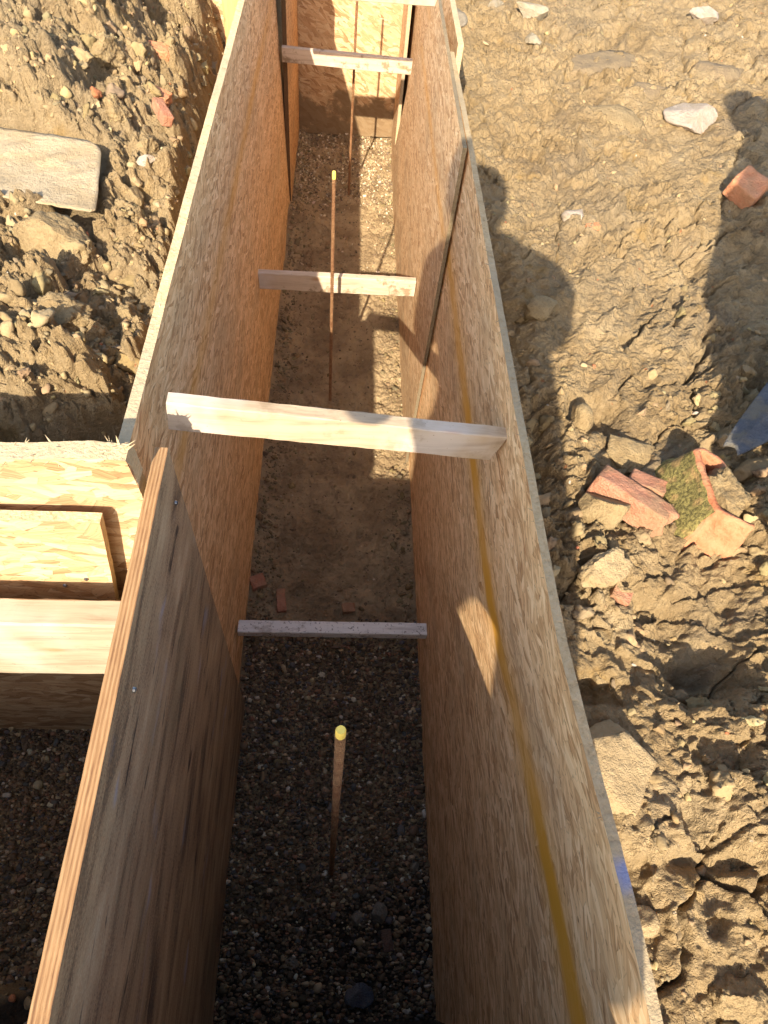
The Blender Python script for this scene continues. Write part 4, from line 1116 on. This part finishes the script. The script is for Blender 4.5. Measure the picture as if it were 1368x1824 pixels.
person('photographer in a dark jacket holding a phone, whose shadow crosses the right boards', J1, E1, [('wrist_l', (.45, .25, .35), (.8, .2, -.1), .35, 1), ('wrist_r', (-.45, .25, .35), (-.8, .2, -.1), .35, -1)], [M['skin'], M['jacket'], M['trousers'], M['boots']], zone1, dict(front=fw1, up=up1, r=1., name='hair', mat=M['hair']))

g2 = hz(1.36, .33)
J2 = {
 'pelvis': ((1.29, .33, g2 + .88), (.20, .15)), 'waist': ((1.30, .33, g2 + 1.02), (.195, .145)), 'chest': ((1.33, .34, g2 + 1.20 - .06), (.175, .13)), 'collar': ((1.335, .35, g2 + 1.27), (.085, .07)),
 'neck': ((1.32, .36, g2 + 1.34), .055), 'head': ((1.30, .37, g2 + 1.44), (.095, .11)), 'crown': ((1.295, .365, g2 + 1.51), (.08, .09)),
 'shoulder_l': ((1.20, .35, g2 + 1.12), .07), 'elbow_l': ((1.085, .36, g2 + .64), .055), 'wrist_l': ((1.055, .38, g2 + .36), .036),
 'shoulder_r': ((1.51, .34, g2 + 1.15), .068), 'elbow_r': ((1.60, .36, g2 + .86), .05), 'wrist_r': ((1.55, .52, g2 + .68), .032),
 'hip_l': ((1.19, .32, g2 + .78), .12), 'knee_l': ((1.165, .33, g2 + .45), .085), 'ankle_l': ((1.18, .28, g2 + .09), .05), 'toe_l': ((1.17, .38, g2 + .045), .042),
 'hip_r': ((1.42, .33, g2 + .80), .105), 'knee_r': ((1.50, .36, g2 + .45), .068), 'ankle_r': ((1.51, .30, g2 + .09), .045), 'toe_r': ((1.53, .43, g2 + .045), .042)}
hd2 = Vector(J2['head'][0])
def zone2(c):
    if c.z < J2['wrist_l'][0][2] and c.x < 1.12 or (c - Vector(J2['wrist_r'][0])).length < .15 and c.y > .52: return 0
    if (c - hd2).length < .20 and c.z > g2 + 1.31: return 0
    if c.z < g2 + .2: return 3
    return 1 if c.z > g2 + .82 or c.x < 1.13 else 2
fw2 = Vector((-.25, .85, -.45)).normalized(); up2 = (Vector((0, 0, 1)) - fw2 * fw2.z).normalized()
person('second person in work clothes whose shadow falls at the right edge', J2, E1, [('wrist_l', (-.05, .15, -1), (.6, .4, -.1), .3, 1), ('wrist_r', (-.05, .6, -.4), (-.4, .2, -.3), .3, -1)], [M['skin'], M['jacket2'], M['trousers'], M['boots']], zone2, dict(front=fw2, up=up2, r=1.12, name='cap', mat=M['jacket']))

# ------------------------------------------------------------------ camera
cam = bpy.data.cameras.new('camera'); co = bpy.data.objects.new('camera', cam); COL.objects.link(co)
Rw = Matrix(((0.9961362446948303, -0.033483483238153915, -0.08118767366738322), (-0.018062380544266808, 0.8265870601797519, -0.562518961771485), (0.08594377472717461, 0.561811968805966, 0.8227885386246027)))
co.matrix_world = Matrix.Translation((0.29235, 0, 2.03154)) @ Rw.to_4x4()
cam.sensor_fit = 'VERTICAL'; cam.sensor_height = 24.; cam.lens = 24. * 1175.93 / 1824.
cam.clip_start = .02; cam.clip_end = 1500
S.camera = co

# the phone the picture is taken with sits right behind the lens
bm = bmesh.new(); bmesh.ops.create_cube(bm, size=1); bmesh.ops.scale(bm, verts=bm.verts, vec=(.076, .158, .008)); bmesh.ops.bevel(bm, geom=bm.edges[:], offset=.003, segments=2, affect='EDGES')
me = bpy.data.meshes.new('phone'); bm.to_mesh(me); bm.free(); me.materials.append(M['glass'])
ph = bpy.data.objects.new('phone', me); COL.objects.link(ph); ph.matrix_world = Matrix.Translation(Vector((0.29235, 0, 2.03154)) + Rw.col[2] * .012 - Rw.col[1] * .05) @ Rw.to_4x4()
tag(ph, 'black phone held up by the photographer over the trench', 'phone')

# ------------------------------------------------------------------ light
w = bpy.data.worlds.new('World'); S.world = w; w.use_nodes = True
nt = w.node_tree; bg = nt.nodes['Background']
sky = nt.nodes.new('ShaderNodeTexSky'); sky.sky_type = 'NISHITA'; sky.sun_disc = False
el = math.asin(-SUN.z); sky.sun_elevation = el; sky.sun_rotation = math.atan2(-SUN.x, -SUN.y)
sky.air_density = 1.; sky.dust_density = 2.; sky.ozone_density = 1.
nt.links.new(sky.outputs[0], bg.inputs[0]); bg.inputs[1].default_value = .125
sun = bpy.data.lights.new('sun', 'SUN'); sun.energy = 3.8; sun.angle = math.radians(.53); sun.color = (1., .90, .74)
so = bpy.data.objects.new('sun', sun); COL.objects.link(so); so.rotation_euler = SUN.to_track_quat('-Z', 'Y').to_euler()
so.location = (-4, -12, 10)

vs = S.view_settings; vs.view_transform = 'Standard'; vs.look = 'None'; vs.exposure = 1.62; vs.gamma = 1.; vs.use_curve_mapping = False
